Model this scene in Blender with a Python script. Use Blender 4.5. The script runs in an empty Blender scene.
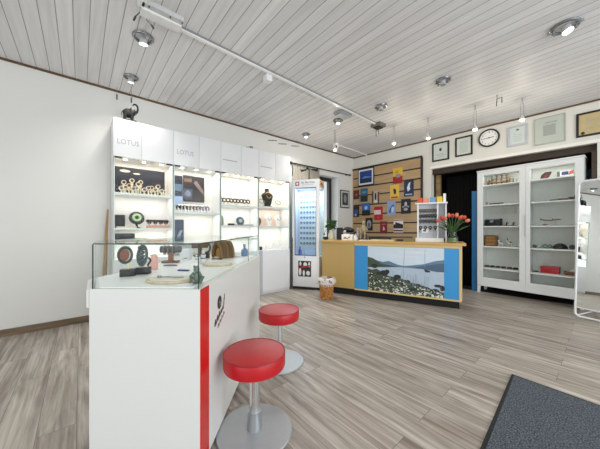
import bpy, bmesh, math, random
from mathutils import Matrix, Vector
random.seed(7)
C = bpy.context.scene.collection
PI = math.pi

# ------------------------------------------------------------------ materials
def lin(c):
    c = c / 255.0
    return c / 12.92 if c <= 0.04045 else ((c + 0.055) / 1.055) ** 2.4
def rgb(h):
    if isinstance(h, str):
        h = (int(h[0:2], 16), int(h[2:4], 16), int(h[4:6], 16))
    return (lin(h[0]), lin(h[1]), lin(h[2]), 1.0)
_m = {}
def nodes(name):
    m = bpy.data.materials.new(name); m.use_nodes = True
    return m, m.node_tree.nodes, m.node_tree.links, m.node_tree.nodes['Principled BSDF']
def mat(h, rough=0.5, metal=0.0, emit=0.0, noise=0.06, scale=30.0, bump=0.0, coat=0.0):
    """plain procedural material: base colour with a faint noise variation"""
    key = (h, rough, metal, emit, noise, scale, bump, coat)
    if key in _m: return _m[key]
    m, N, L, b = nodes('mat_' + str(len(_m)))
    c = rgb(h)
    tc = N.new('ShaderNodeTexCoord'); nz = N.new('ShaderNodeTexNoise'); nz.inputs['Scale'].default_value = scale
    nz.inputs['Detail'].default_value = 4
    L.new(tc.outputs['Object'], nz.inputs['Vector'])
    mx = N.new('ShaderNodeMix'); mx.data_type = 'RGBA'
    mx.inputs[6].default_value = tuple(v * (1 - noise) for v in c[:3]) + (1,)
    mx.inputs[7].default_value = tuple(min(1, v * (1 + noise)) for v in c[:3]) + (1,)
    L.new(nz.outputs['Fac'], mx.inputs[0]); L.new(mx.outputs[2], b.inputs['Base Color'])
    b.inputs['Roughness'].default_value = rough; b.inputs['Metallic'].default_value = metal
    b.inputs['Coat Weight'].default_value = coat
    if emit:
        b.inputs['Emission Color'].default_value = c; b.inputs['Emission Strength'].default_value = emit
    if bump:
        bp = N.new('ShaderNodeBump'); bp.inputs['Strength'].default_value = bump; bp.inputs['Distance'].default_value = 0.004
        L.new(nz.outputs['Fac'], bp.inputs['Height']); L.new(bp.outputs['Normal'], b.inputs['Normal'])
    _m[key] = m
    return m
def glass_mat(name, tint, refl=1.0):
    m, N, L, b = nodes(name)
    N.remove(b); out = N['Material Output']
    t = N.new('ShaderNodeBsdfTransparent'); t.inputs['Color'].default_value = rgb(tint)
    g = N.new('ShaderNodeBsdfGlossy'); g.inputs['Roughness'].default_value = 0.02
    f = N.new('ShaderNodeFresnel'); f.inputs['IOR'].default_value = 1.35
    mu = N.new('ShaderNodeMath'); mu.operation = 'MULTIPLY'; mu.inputs[1].default_value = refl
    mx = N.new('ShaderNodeMixShader')
    ge = N.new('ShaderNodeNewGeometry'); iv = N.new('ShaderNodeMath'); iv.operation = 'SUBTRACT'; iv.inputs[0].default_value = 1
    L.new(ge.outputs['Backfacing'], iv.inputs[1]); m2 = N.new('ShaderNodeMath'); m2.operation = 'MULTIPLY'
    L.new(mu.outputs[0], m2.inputs[0]); L.new(iv.outputs[0], m2.inputs[1])      # the pane reflects on its outer face only
    L.new(f.outputs[0], mu.inputs[0]); L.new(m2.outputs[0], mx.inputs[0]); L.new(t.outputs[0], mx.inputs[1]); L.new(g.outputs[0], mx.inputs[2])
    L.new(mx.outputs[0], out.inputs['Surface'])
    return m
def floor_mat():
    m, N, L, b = nodes('grey_wood_planks')
    tc = N.new('ShaderNodeTexCoord')
    br = N.new('ShaderNodeTexBrick'); br.inputs['Scale'].default_value = 1.0
    br.inputs['Brick Width'].default_value = 1.25; br.inputs['Row Height'].default_value = 0.165
    br.inputs['Mortar Size'].default_value = 0.0012; br.inputs['Mortar Smooth'].default_value = 0.1
    br.offset = 0.37; br.inputs['Color1'].default_value = (0, 0, 0, 1); br.inputs['Color2'].default_value = (1, 1, 1, 1)
    br.inputs['Mortar'].default_value = (0.35, 0.35, 0.35, 1)
    L.new(tc.outputs['Object'], br.inputs['Vector'])
    # grain, shifted for every plank
    ad = N.new('ShaderNodeVectorMath'); ad.operation = 'MULTIPLY_ADD'
    ad.inputs[1].default_value = (7.0, 3.0, 5.0)
    L.new(br.outputs['Color'], ad.inputs[0]); L.new(tc.outputs['Object'], ad.inputs[2])
    mp = N.new('ShaderNodeMapping'); mp.inputs['Scale'].default_value = (0.9, 21.0, 1.0)
    L.new(ad.outputs[0], mp.inputs['Vector'])
    n1 = N.new('ShaderNodeTexNoise'); n1.inputs['Scale'].default_value = 1.6; n1.inputs['Detail'].default_value = 7
    n1.inputs['Roughness'].default_value = 0.62; n1.inputs['Distortion'].default_value = 0.7
    L.new(mp.outputs[0], n1.inputs['Vector'])
    mp2 = N.new('ShaderNodeMapping'); mp2.inputs['Scale'].default_value = (0.8, 6.5, 1.0)
    L.new(ad.outputs[0], mp2.inputs['Vector'])
    wv = N.new('ShaderNodeTexNoise'); wv.inputs['Scale'].default_value = 1.3; wv.inputs['Detail'].default_value = 5; wv.inputs['Roughness'].default_value = 0.55
    wv.inputs['Distortion'].default_value = 1.6
    L.new(mp2.outputs[0], wv.inputs['Vector'])
    mixg = N.new('ShaderNodeMix'); mixg.data_type = 'RGBA'; mixg.inputs[0].default_value = 0.45
    L.new(n1.outputs['Fac'], mixg.inputs[6]); L.new(wv.outputs['Fac'], mixg.inputs[7])
    cr = N.new('ShaderNodeValToRGB'); e = cr.color_ramp.elements
    e[0].position = 0.34; e[0].color = rgb('6A5E50'); e[1].position = 0.66; e[1].color = rgb('C9C2B8')
    k = cr.color_ramp.elements.new(0.5); k.color = rgb('A1988D')
    L.new(mixg.outputs[2], cr.inputs['Fac'])
    hs = N.new('ShaderNodeHueSaturation'); mr = N.new('ShaderNodeMapRange')
    mr.inputs['To Min'].default_value = 0.9; mr.inputs['To Max'].default_value = 1.08
    L.new(br.outputs['Color'], mr.inputs['Value']); L.new(mr.outputs[0], hs.inputs['Value']); L.new(cr.outputs[0], hs.inputs['Color'])
    dk = N.new('ShaderNodeMix'); dk.data_type = 'RGBA'; dk.inputs[7].default_value = rgb('5A5048')
    L.new(br.outputs['Fac'], dk.inputs[0]); L.new(hs.outputs[0], dk.inputs[6])
    L.new(dk.outputs[2], b.inputs['Base Color'])
    b.inputs['Roughness'].default_value = 0.38
    b.inputs['Specular IOR Level'].default_value = 0.5
    bp = N.new('ShaderNodeBump'); bp.inputs['Strength'].default_value = 0.15; bp.inputs['Distance'].default_value = 0.002
    L.new(n1.outputs['Fac'], bp.inputs['Height']); L.new(bp.outputs[0], b.inputs['Normal'])
    return m
def ceiling_mat():
    m, N, L, b = nodes('whitewashed_boards')
    tc = N.new('ShaderNodeTexCoord'); sp = N.new('ShaderNodeSeparateXYZ'); L.new(tc.outputs['Object'], sp.inputs[0])
    def ma(op, a, v=None):
        n = N.new('ShaderNodeMath'); n.operation = op
        L.new(a, n.inputs[0])
        if v is not None: n.inputs[1].default_value = v
        return n.outputs[0]
    s = ma('MULTIPLY_ADD', sp.outputs['Y'], 1 / 0.105); s.node.inputs[2].default_value = 100.03
    fr = ma('FRACT', s); gid = ma('FLOOR', s)
    gr = ma('LESS_THAN', fr, 0.055)
    wn = N.new('ShaderNodeTexWhiteNoise'); wn.noise_dimensions = '1D'; L.new(gid, wn.inputs['W'])
    mp = N.new('ShaderNodeMapping'); mp.inputs['Scale'].default_value = (1.2, 22, 1); L.new(tc.outputs['Object'], mp.inputs['Vector'])
    nz = N.new('ShaderNodeTexNoise'); nz.inputs['Scale'].default_value = 1.5; nz.inputs['Detail'].default_value = 5
    L.new(mp.outputs[0], nz.inputs['Vector'])
    cr = N.new('ShaderNodeValToRGB'); e = cr.color_ramp.elements
    e[0].position = 0.3; e[0].color = rgb('DCDCDD'); e[1].position = 0.7; e[1].color = rgb('EBEBED')
    L.new(nz.outputs['Fac'], cr.inputs['Fac'])
    hs = N.new('ShaderNodeHueSaturation'); mr = N.new('ShaderNodeMapRange'); mr.inputs['To Min'].default_value = 0.93; mr.inputs['To Max'].default_value = 1.05
    L.new(wn.outputs['Value'], mr.inputs['Value']); L.new(mr.outputs[0], hs.inputs['Value']); L.new(cr.outputs[0], hs.inputs['Color'])
    mx = N.new('ShaderNodeMix'); mx.data_type = 'RGBA'; mx.inputs[7].default_value = rgb('96928F')
    L.new(gr, mx.inputs[0]); L.new(hs.outputs[0], mx.inputs[6]); L.new(mx.outputs[2], b.inputs['Base Color'])
    b.inputs['Roughness'].default_value = 0.45
    bp = N.new('ShaderNodeBump'); bp.inputs['Strength'].default_value = 0.6; bp.inputs['Distance'].default_value = 0.006; bp.invert = True
    L.new(gr, bp.inputs['Height']); L.new(bp.outputs[0], b.inputs['Normal'])
    return m
def wood_mat(name, a, bcol, scale=(1.5, 14, 14), rough=0.4):
    m, N, L, b = nodes(name)
    tc = N.new('ShaderNodeTexCoord'); mp = N.new('ShaderNodeMapping'); mp.inputs['Scale'].default_value = scale
    L.new(tc.outputs['Object'], mp.inputs['Vector'])
    nz = N.new('ShaderNodeTexNoise'); nz.inputs['Scale'].default_value = 2; nz.inputs['Detail'].default_value = 6; nz.inputs['Distortion'].default_value = 0.4
    L.new(mp.outputs[0], nz.inputs['Vector'])
    cr = N.new('ShaderNodeValToRGB'); e = cr.color_ramp.elements
    e[0].position = 0.3; e[0].color = rgb(a); e[1].position = 0.7; e[1].color = rgb(bcol)
    L.new(nz.outputs['Fac'], cr.inputs['Fac']); L.new(cr.outputs[0], b.inputs['Base Color'])
    b.inputs['Roughness'].default_value = rough
    return m
def carpet_mat():
    m, N, L, b = nodes('charcoal_carpet')
    tc = N.new('ShaderNodeTexCoord'); nz = N.new('ShaderNodeTexNoise'); nz.inputs['Scale'].default_value = 140; nz.inputs['Detail'].default_value = 3
    L.new(tc.outputs['Object'], nz.inputs['Vector'])
    cr = N.new('ShaderNodeValToRGB'); e = cr.color_ramp.elements
    e[0].position = 0.38; e[0].color = rgb('282C32'); e[1].position = 0.68; e[1].color = rgb('6C757E')
    L.new(nz.outputs['Fac'], cr.inputs['Fac']); L.new(cr.outputs[0], b.inputs['Base Color'])
    b.inputs['Roughness'].default_value = 0.95
    bp = N.new('ShaderNodeBump'); bp.inputs['Strength'].default_value = 0.8; bp.inputs['Distance'].default_value = 0.006
    L.new(nz.outputs['Fac'], bp.inputs['Height']); L.new(bp.outputs[0], b.inputs['Normal'])
    return m
def wicker_mat():
    m, N, L, b = nodes('wicker')
    tc = N.new('ShaderNodeTexCoord'); br = N.new('ShaderNodeTexBrick')
    mp = N.new('ShaderNodeMapping'); mp.inputs['Scale'].default_value = (3, 1, 1)
    L.new(tc.outputs['UV'], mp.inputs['Vector'])
    ck = N.new('ShaderNodeTexNoise'); ck.inputs['Scale'].default_value = 60
    L.new(tc.outputs['Object'], ck.inputs['Vector'])
    cr = N.new('ShaderNodeValToRGB'); e = cr.color_ramp.elements
    e[0].position = 0.35; e[0].color = rgb('8A5426'); e[1].position = 0.65; e[1].color = rgb('CE9350')
    L.new(ck.outputs['Fac'], cr.inputs['Fac']); L.new(cr.outputs[0], b.inputs['Base Color'])
    N.remove(br); N.remove(mp)
    b.inputs['Roughness'].default_value = 0.7
    return m
def speckle_mat(name, base, dots, scale=45, thr=0.62):
    m, N, L, b = nodes(name)
    tc = N.new('ShaderNodeTexCoord'); nz = N.new('ShaderNodeTexNoise'); nz.inputs['Scale'].default_value = scale; nz.inputs['Detail'].default_value = 2
    L.new(tc.outputs['Object'], nz.inputs['Vector'])
    cr = N.new('ShaderNodeValToRGB'); cr.color_ramp.interpolation = 'CONSTANT'; e = cr.color_ramp.elements
    e[0].position = 0; e[0].color = rgb(base); e[1].position = thr; e[1].color = rgb(dots)
    L.new(nz.outputs['Fac'], cr.inputs['Fac']); L.new(cr.outputs[0], b.inputs['Base Color']); b.inputs['Roughness'].default_value = 0.8
    return m

WHITE = mat('F2F2EF', 0.35, noise=0.01); WHITEG = mat('E8EAEC', 0.22, noise=0.01)
CREAM = mat('EFE4D0', 0.5); BLACK = mat('141414', 0.45); DARK = mat('262422', 0.5); NAVY = mat('1E2638', 0.4)
SILVER = mat('C9CDD0', 0.28, 0.9); CHROME = mat('E2E4E6', 0.1, 1.0); GREY = mat('8C8F92', 0.5); LGREY = mat('C6C8CA', 0.5)
RED = mat('BA1620', 0.38, noise=0.02); GOLD = mat('C9A253', 0.3, 0.8); GREENG = mat('27433E', 0.2)
GLASS = glass_mat('clear_glass', 'FCFEFD', 0.7); GLASSD = glass_mat('door_glass', 'FCFDFD', 0.35)
GEDGE = mat('9FC0BC', 0.15); GEDGED = mat('22302E', 0.15)
LED = mat('FFF3DC', 0.5, emit=9.0); LEDW = mat('FFFFFF', 0.5, emit=6.0)
OAK = wood_mat('oak', 'B98F4E', 'D0A868', (1.2, 10, 10)); OAKS = wood_mat('slat_oak', 'A88A62', 'BD9F78', (1.0, 8, 14), 0.45)
BROWNW = wood_mat('brown_wood', '6A4A28', '8E6A3E'); DKWOOD = wood_mat('dark_wood', '2B1D12', '453020')
LEAF = mat('3F6A2E', 0.5, noise=0.3); LEAFD = mat('2C4A24', 0.5, noise=0.3)

# ------------------------------------------------------------------ mesh builder
class MB:
    def __init__(s): s.bm = bmesh.new()
    def _mi(s, vs, mi, M):
        if M is not None: bmesh.ops.transform(s.bm, matrix=M, verts=vs)
        if mi:
            for f in {f for v in vs for f in v.link_faces}: f.material_index = mi
        return s
    def box(s, c, d, rz=0, mi=0, rx=0, ry=0):
        r = bmesh.ops.create_cube(s.bm, size=1)
        M = Matrix.Translation(c) @ Matrix.Rotation(rz, 4, 'Z') @ Matrix.Rotation(ry, 4, 'Y') @ Matrix.Rotation(rx, 4, 'X') @ Matrix.Diagonal((*d, 1))
        return s._mi(r['verts'], mi, M)
    def bb(s, x0, x1, y0, y1, z0, z1, mi=0):
        return s.box(((x0 + x1) / 2, (y0 + y1) / 2, (z0 + z1) / 2), (abs(x1 - x0), abs(y1 - y0), abs(z1 - z0)), mi=mi)
    def cyl(s, p0, p1, r0, r1=None, seg=14, mi=0):
        p0, p1 = Vector(p0), Vector(p1); d = p1 - p0
        r = bmesh.ops.create_cone(s.bm, cap_ends=True, segments=seg, radius1=r0, radius2=r0 if r1 is None else r1, depth=d.length)
        M = Matrix.Translation((p0 + p1) / 2) @ d.to_track_quat('Z', 'Y').to_matrix().to_4x4()
        return s._mi(r['verts'], mi, M)
    def sph(s, c, r, seg=12, mi=0, rot=None):
        if not isinstance(r, (tuple, list)): r = (r, r, r)
        q = bmesh.ops.create_uvsphere(s.bm, u_segments=seg, v_segments=max(6, seg * 2 // 3), radius=1)
        M = Matrix.Translation(c) @ (rot if rot is not None else Matrix.Identity(4)) @ Matrix.Diagonal((*r, 1))
        return s._mi(q['verts'], mi, M)
    def lathe(s, c, prof, seg=24, mi=0, M=None):
        rings = []
        for r, z in prof:
            rings.append([s.bm.verts.new((r * math.cos(2 * PI * i / seg), r * math.sin(2 * PI * i / seg), z)) for i in range(seg)])
        for a, b in zip(rings, rings[1:]):
            for i in range(seg): s.bm.faces.new((a[i], a[(i + 1) % seg], b[(i + 1) % seg], b[i]))
        s.bm.faces.new(list(reversed(rings[0]))); s.bm.faces.new(rings[-1])
        vs = [v for r in rings for v in r]
        return s._mi(vs, mi, Matrix.Translation(c) @ (M if M is not None else Matrix.Identity(4)))
    def tube(s, pts, r, seg=8, mi=0, closed=False, taper=None):
        pts = [Vector(p) for p in pts]; n = len(pts); rings = []; up = Vector((0.13, 0.27, 0.95)).normalized()
        for i, p in enumerate(pts):
            a = pts[(i - 1) % n] if closed or i > 0 else p; b = pts[(i + 1) % n] if closed or i < n - 1 else p
            t = (b - a).normalized(); u = t.cross(up)
            if u.length < 0.05: u = t.cross(Vector((1, 0, 0)))
            u.normalize(); w = t.cross(u)
            rr = r if taper is None else r + (taper - r) * i / (n - 1)
            rings.append([s.bm.verts.new(p + rr * (math.cos(2 * PI * k / seg) * u + math.sin(2 * PI * k / seg) * w)) for k in range(seg)])
        for i in range(n if closed else n - 1):
            a, b = rings[i], rings[(i + 1) % n]
            for k in range(seg): s.bm.faces.new((a[k], a[(k + 1) % seg], b[(k + 1) % seg], b[k]))
        if not closed:
            s.bm.faces.new(list(reversed(rings[0]))); s.bm.faces.new(rings[-1])
        return s._mi([v for q in rings for v in q], mi, None)
    def ring(s, c, R, r, M=None, n=20, seg=8, mi=0, a0=0, a1=2 * PI):
        full = abs(a1 - a0 - 2 * PI) < 1e-4
        k = n if full else n + 1
        pts = [Vector((R * math.cos(a0 + (a1 - a0) * i / n), R * math.sin(a0 + (a1 - a0) * i / n), 0)) for i in range(k)]
        if M is not None: pts = [M @ p for p in pts]
        return s.tube([p + Vector(c) for p in pts], r, seg, mi, closed=full)
    def prism(s, pts, o, u, v, t, mi=0):
        """polygon pts (a,b) at o + a*u + b*v, thickened along u x v by t"""
        o, u, v = Vector(o), Vector(u), Vector(v); n = u.cross(v).normalized() * t
        A = [s.bm.verts.new(o + a * u + b * v) for a, b in pts]; B = [s.bm.verts.new(o + a * u + b * v + n) for a, b in pts]
        s.bm.faces.new(list(reversed(A))); s.bm.faces.new(B)
        for i in range(len(A)):
            j = (i + 1) % len(A); s.bm.faces.new((A[i], A[j], B[j], B[i]))
        return s._mi(A + B, mi, None)
    def build(s, name, mats, parent=None, bevel=0.0, smooth=True, loc=None, rz=0.0):
        if bevel: bmesh.ops.bevel(s.bm, geom=list(s.bm.edges), offset=bevel, segments=2, profile=0.7, affect='EDGES', clamp_overlap=True)
        bmesh.ops.recalc_face_normals(s.bm, faces=s.bm.faces)
        me = bpy.data.meshes.new(name); s.bm.to_mesh(me); s.bm.free()
        if not isinstance(mats, (list, tuple)): mats = [mats]
        for m in mats: me.materials.append(m)
        if smooth:
            for p in me.polygons: p.use_smooth = True
            me.set_sharp_from_angle(angle=math.radians(40))
        o = bpy.data.objects.new(name, me); C.objects.link(o)
        if parent is not None: o.parent = parent
        if loc is not None: o.location = loc
        if rz: o.rotation_euler.z = rz
        return o
def tag(o, label, cat, group=None):
    o['label'] = label; o['category'] = cat
    if group: o['group'] = group
    return o
def thing(name, label, cat, loc=(0, 0, 0), rz=0.0, group=None):
    o = bpy.data.objects.new(name, None); o.empty_display_size = 0.1; C.objects.link(o)
    o.location = loc; o.rotation_euler.z = rz
    return tag(o, label, cat, group)
def struct(o): o['kind'] = 'structure'; return o
def dup(root, loc, rz=None, label=None, group=None, scale=None):
    r = root.copy(); C.objects.link(r); r.location = loc
    if rz is not None: r.rotation_euler.z = rz
    if scale: r.scale = (scale, scale, scale)
    if label: r['label'] = label
    if group: r['group'] = group
    def rec(a, b):
        for ch in list(a.children):
            c = ch.copy(); C.objects.link(c); c.parent = b; rec(ch, c)
    rec(root, r)
    return r
def text(name, s, size, mt, parent, loc, width=None, rot=(PI / 2, 0, 0), align='LEFT'):
    cu = bpy.data.curves.new(name, 'FONT'); cu.body = s; cu.size = size; cu.extrude = 0.0008; cu.resolution_u = 2; cu.align_x = align
    t = bpy.data.objects.new('t', cu); C.objects.link(t); bpy.context.view_layer.update()
    me = bpy.data.meshes.new_from_object(t.evaluated_get(bpy.context.evaluated_depsgraph_get()))
    bpy.data.objects.remove(t)
    xs = [v.co.x for v in me.vertices]; w = max(xs) - min(xs)
    k = (width / w) if width else 1.0
    me.transform(Matrix.Diagonal((k, 1, 1, 1)))
    me.materials.clear(); me.materials.append(mt); me.name = name
    o = bpy.data.objects.new(name, me); C.objects.link(o); o.parent = parent; o.location = loc; o.rotation_euler = rot
    return o
class Frame:
    def __init__(s, ox, oy, a): s.o = (ox, oy); s.a = a; s.c = math.cos(a); s.s = math.sin(a)
    def __call__(s, u, v, z): return (s.o[0] + u * s.c - v * s.s, s.o[1] + u * s.s + v * s.c, z)
RX = Matrix.Rotation(PI / 2, 4, 'X'); RY = Matrix.Rotation(PI / 2, 4, 'Y')
def ell(cx, cy, rx, ry, n=16, a0=0, a1=2 * PI): return [(cx + rx * math.cos(a0 + (a1 - a0) * i / n), cy + ry * math.sin(a0 + (a1 - a0) * i / n)) for i in range(n)]
def rect(a, b, c, d): return [(a, b), (c, b), (c, d), (a, d)]

# ------------------------------------------------------------------ the room
H = 2.842
WA = math.atan(0.05)                     # the back wall is not quite square to the left one
struct(MB().bb(-0.3, 7.5, -9.0, 1.6, -0.06, 0).build('floor', floor_mat(), smooth=False))
struct(MB().bb(-0.3, 7.5, -9.0, 1.6, H, H + 0.06).build('ceiling', ceiling_mat(), smooth=False))
WALL = mat('E0E0DC', 0.7, noise=0.015, scale=3)
WALLB = mat('DEDCD4', 0.7, noise=0.015, scale=3)
b = MB()                                  # left wall with the window opening
b.bb(-0.3, 0, -9, -1.92, 0, H); b.bb(-0.3, 0, -0.57, 0.3, 0, H); b.bb(-0.3, 0, -1.92, -0.57, 0, 0.85); b.bb(-0.3, 0, -1.92, -0.57, 2.29, H)
struct(b.build('wall_left', WALL, smooth=False))
BW = Frame(0, 0, WA)
b = MB()                                  # back wall with the dark niche; local x along the wall
NX0, NX1, NZ = 1.806, 3.925, 2.262
b.bb(-0.1, NX0, 0, 0.15, 0, H); b.bb(NX1, 7.0, 0, 0.15, 0, H); b.bb(NX0, NX1, 0, 0.15, NZ, H)
struct(b.build('wall_back', WALLB, smooth=False, rz=WA))
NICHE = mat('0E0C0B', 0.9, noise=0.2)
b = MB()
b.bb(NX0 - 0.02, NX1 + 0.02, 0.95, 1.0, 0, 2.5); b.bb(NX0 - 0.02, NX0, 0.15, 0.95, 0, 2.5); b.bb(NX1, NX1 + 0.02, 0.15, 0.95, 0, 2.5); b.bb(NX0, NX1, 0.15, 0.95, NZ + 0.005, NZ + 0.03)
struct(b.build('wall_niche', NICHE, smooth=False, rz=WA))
struct(MB().bb(NX0, NX1, 0.07, 0.19, NZ - 0.1, NZ).build('trim_1', wood_mat('beam', '2A1E16', '3C2C20', (3, 10, 10), 0.6), smooth=False, rz=WA))
b = MB(); b.bb(NX0 - 0.01, NX1 + 0.02, -0.018, 0, NZ, NZ + 0.045)
struct(b.build('trim_2', mat('EFEDE6', 0.5, noise=0.01), smooth=False, rz=WA))
struct(MB().bb(NX1 - 0.05, NX1, 0.02, 0.14, 0, NZ - 0.1).build('trim_3', DKWOOD, smooth=False, rz=WA))
struct(MB().bb(NX0 + 0.015, NX0 + 0.1, 0.2, 0.26, 0, NZ - 0.1).build('trim_4', wood_mat('post', '6B5636', 'A78A5C'), smooth=False, rz=WA))
CORN = wood_mat('cornice', '503822', '6E4E2E', (2, 10, 10))
struct(MB().bb(0, 0.018, -9, 0.0, H - 0.020, H).build('trim_5', CORN, smooth=False))
struct(MB().bb(0.02, 7, -0.018, 0, H - 0.020, H).build('trim_6', CORN, smooth=False, rz=WA))
struct(MB().bb(0, 0.016, -9, -4.83, 0, 0.075).build('baseboard_left', wood_mat('base', '5E4E3C', '84705A', (8, 1.2, 10)), smooth=False))
struct(MB().bb(NX0, NX1, 0.15, 0.95, 0.0005, 0.004).build('niche_floor_shade', mat('121110', 0.9), smooth=False, rz=WA))  # near-black sheet on the floor paints in the shadow under the glass cabinet
# window in the left wall, beside the corner
b = MB(); b.bb(-0.27, -0.2, -1.92, -1.86, 0.85, 2.29); b.bb(-0.27, -0.2, -0.66, -0.57, 0.85, 2.29); b.bb(-0.27, -0.2, -1.86, -0.66, 2.21, 2.29); b.bb(-0.27, -0.2, -1.86, -0.66, 0.85, 0.92); b.bb(-0.265, -0.205, -1.29, -1.23, 0.92, 2.21)
w = struct(b.build('window_1', mat('2A211C', 0.4), smooth=False))
MB().bb(-0.24, -0.234, -1.86, -0.66, 0.92, 2.21).build('window_pane', GLASS, w, smooth=False)

# ------------------------------------------------------------------ curtain and rod
t = thing('curtain_rod', 'thin dark curtain rod on the left wall above the window', 'curtain rod', (0, 0, 2.39))
b = MB(); b.cyl((0.045, -1.98, 0), (0.045, -0.2, 0), 0.011); b.build('rod', DARK, t)
for y in (-0.19, -1.99): b = MB(); b.sph((0.045, y, 0), 0.024); b.build('finial', DARK, t)
for y in (-1.95, -0.28):
    b = MB(); b.cyl((0.0, y, 0), (0.045, y, 0), 0.008); b.cyl((0.0, y, 0), (0.008, y, 0), 0.025); b.build('bracket', DARK, t)
b = MB(); n = 54; A = []; Bv = []
for i in range(n + 1):
    y = -1.93 + 0.74 * i / n; x = 0.028 + 0.012 * math.sin(i * 1.35) + 0.003 * math.sin(i * 0.5)
    A.append(b.bm.verts.new((x, y, 0.0))); Bv.append(b.bm.verts.new((x, y, 2.28)))
for i in range(n): b.bm.faces.new((A[i], A[i + 1], Bv[i + 1], Bv[i]))
o = b.build('curtain', mat('A29E93', 0.85, noise=0.08, scale=12), loc=(0.0, 0, 0.12))
sm = o.modifiers.new('thick', 'SOLIDIFY'); sm.thickness = 0.004
tag(o, 'grey beige curtain hanging in folds from the dark rod', 'curtain')

# ------------------------------------------------------------------ four lit display cabinets along the left wall
UW = 0.648; CY0 = -4.812; CF = 0.30; CD = 0.292
CAB = Frame(CF, CY0, PI / 2)             # u along the wall towards the corner, v into the wall
BACKW = mat('F2EEE7', 0.5, noise=0.01); BASEW = mat('E2E5E7', 0.3, noise=0.01)
shelf_z = [(1.535, 1.11, 0.94), (1.335, 0.92), (1.465, 1.155, 0.95), (1.485, 1.155)]
cab_labels = ['tall white lit display cabinet nearest the camera, end of the row under the black elephant',
              'white lit display cabinet with dark photo panels behind its upper shelf',
              'white lit display cabinet with a row of dark bracelets on its upper shelf',
              'white lit display cabinet holding the black necklace bust, beside the eyewear tower']
WARM = [True, False, True, True]
for i in range(4):
    t = thing('display_cabinet', cab_labels[i], 'display cabinet', CAB(i * UW, 0, 0), PI / 2, 'lit display cabinets on the left wall')
    b = MB(); b.bb(0.001, 0.016, 0.012, CD, 0, 2.392); b.bb(UW - 0.016, UW - 0.001, 0.012, CD, 0, 2.392)
    b.bb(0.016, UW - 0.016, 0.012, CD, 2.376, 2.392); b.bb(0.016, UW - 0.016, 0.012, CD - 0.01, 1.945, 1.965)
    b.build('carcass', WHITE, t, smooth=False)
    MB().bb(0.016, UW - 0.016, CD - 0.01, CD, 0.74, 2.376).build('back_panel', BACKW if i != 1 else mat('EFEBE2', 0.5, noise=0.01), t, smooth=False)
    xs = (0.0, 0.285, UW) if i in (0,) else (0.0, 0.33, UW)
    for k in range(2):
        d = MB().bb(xs[k] + 0.0015, xs[k + 1] - 0.0015, -0.008, 0.011, 1.95, 2.395).build('header_door', WHITEG, t, bevel=0.001)
        if i < 2 and k == 0:
            text('lettering', 'LOTUS', 0.088, mat('A9ADB1', 0.4), d, (xs[0] + 0.035, -0.0085, 2.10), width=0.215)
        if i >= 2 and k == 0:
            bb = MB()
            bb.bb(0.03, 0.26, -0.0092, -0.0082, 2.13, 2.142)
            bb.build('lettering', mat('A9ADB1', 0.4), d, smooth=False)
    MB().bb(0.0, UW, 0.0, CD, 0.06, 0.74).build('base_drawer', BASEW, t, bevel=0.002)
    MB().bb(0.004, UW - 0.004, 0.03, CD, 0.0, 0.06).build('plinth', mat('D8D9DA', 0.4), t, smooth=False)
    if i == 3: MB().bb(0.004, 0.075, -0.003, 0.0, 0.02, 0.738).build('grey_strip', mat('B2B6BB', 0.4), t, smooth=False)  # thin grey strip over the left edge of the base front
    for z in shelf_z[i]:
        b = MB(); b.bb(0.016, UW - 0.016, 0.03, CD - 0.011, z - 0.018, z)
        s = b.build('shelf', mat('F4F6F5', 0.25, noise=0.01), t, smooth=False)
        b = MB(); b.bb(0.016, UW - 0.016, 0.026, 0.0298, z - 0.02, z + 0.0); b.build('shelf_edge', mat('DCEBE8', 0.15), s, smooth=False)
    b = MB(); b.bb(0.006, UW - 0.006, 0.001, 0.007, 0.745, 1.945); g = b.build('glass_door', GLASSD, t, smooth=False)
    for x in (0.0015, UW - 0.0055): MB().bb(x, x + .004, 0.0, 0.0075, 0.745, 1.945).build('glass_edge', mat('86A5A4', 0.2), g, smooth=False)
    for x in (0.05, UW - 0.05):
        b = MB(); b.bb(x - 0.035, x + 0.035, -0.004, 0.010, 1.932, 1.947); b.build('hinge', BLACK, t, smooth=False)
    for x in (0.13, 0.325, 0.52):
        b = MB(); b.cyl((x, 0.1, 1.938), (x, 0.1, 1.945), 0.02, seg=16); dl = b.build('downlight', LED, t)
    # the cabinet's own lamps
    zs = [1.94] + [z - 0.022 for z in shelf_z[i] if z > 0.93]
    for q, z in enumerate(zs):
        L = bpy.data.lights.new('cabinet_lamp', 'AREA'); L.shape = 'RECTANGLE'; L.size = 0.56; L.size_y = 0.1
        L.energy = (2.4 if q == 0 else 1.1); L.color = (1, 0.89, 0.76) if (q == 0 and WARM[i]) else (1, 0.985, 0.96)
        lo = bpy.data.objects.new('cabinet_lamp', L); C.objects.link(lo); lo.parent = t; lo.location = (UW / 2, 0.10, z - 0.004)

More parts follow.
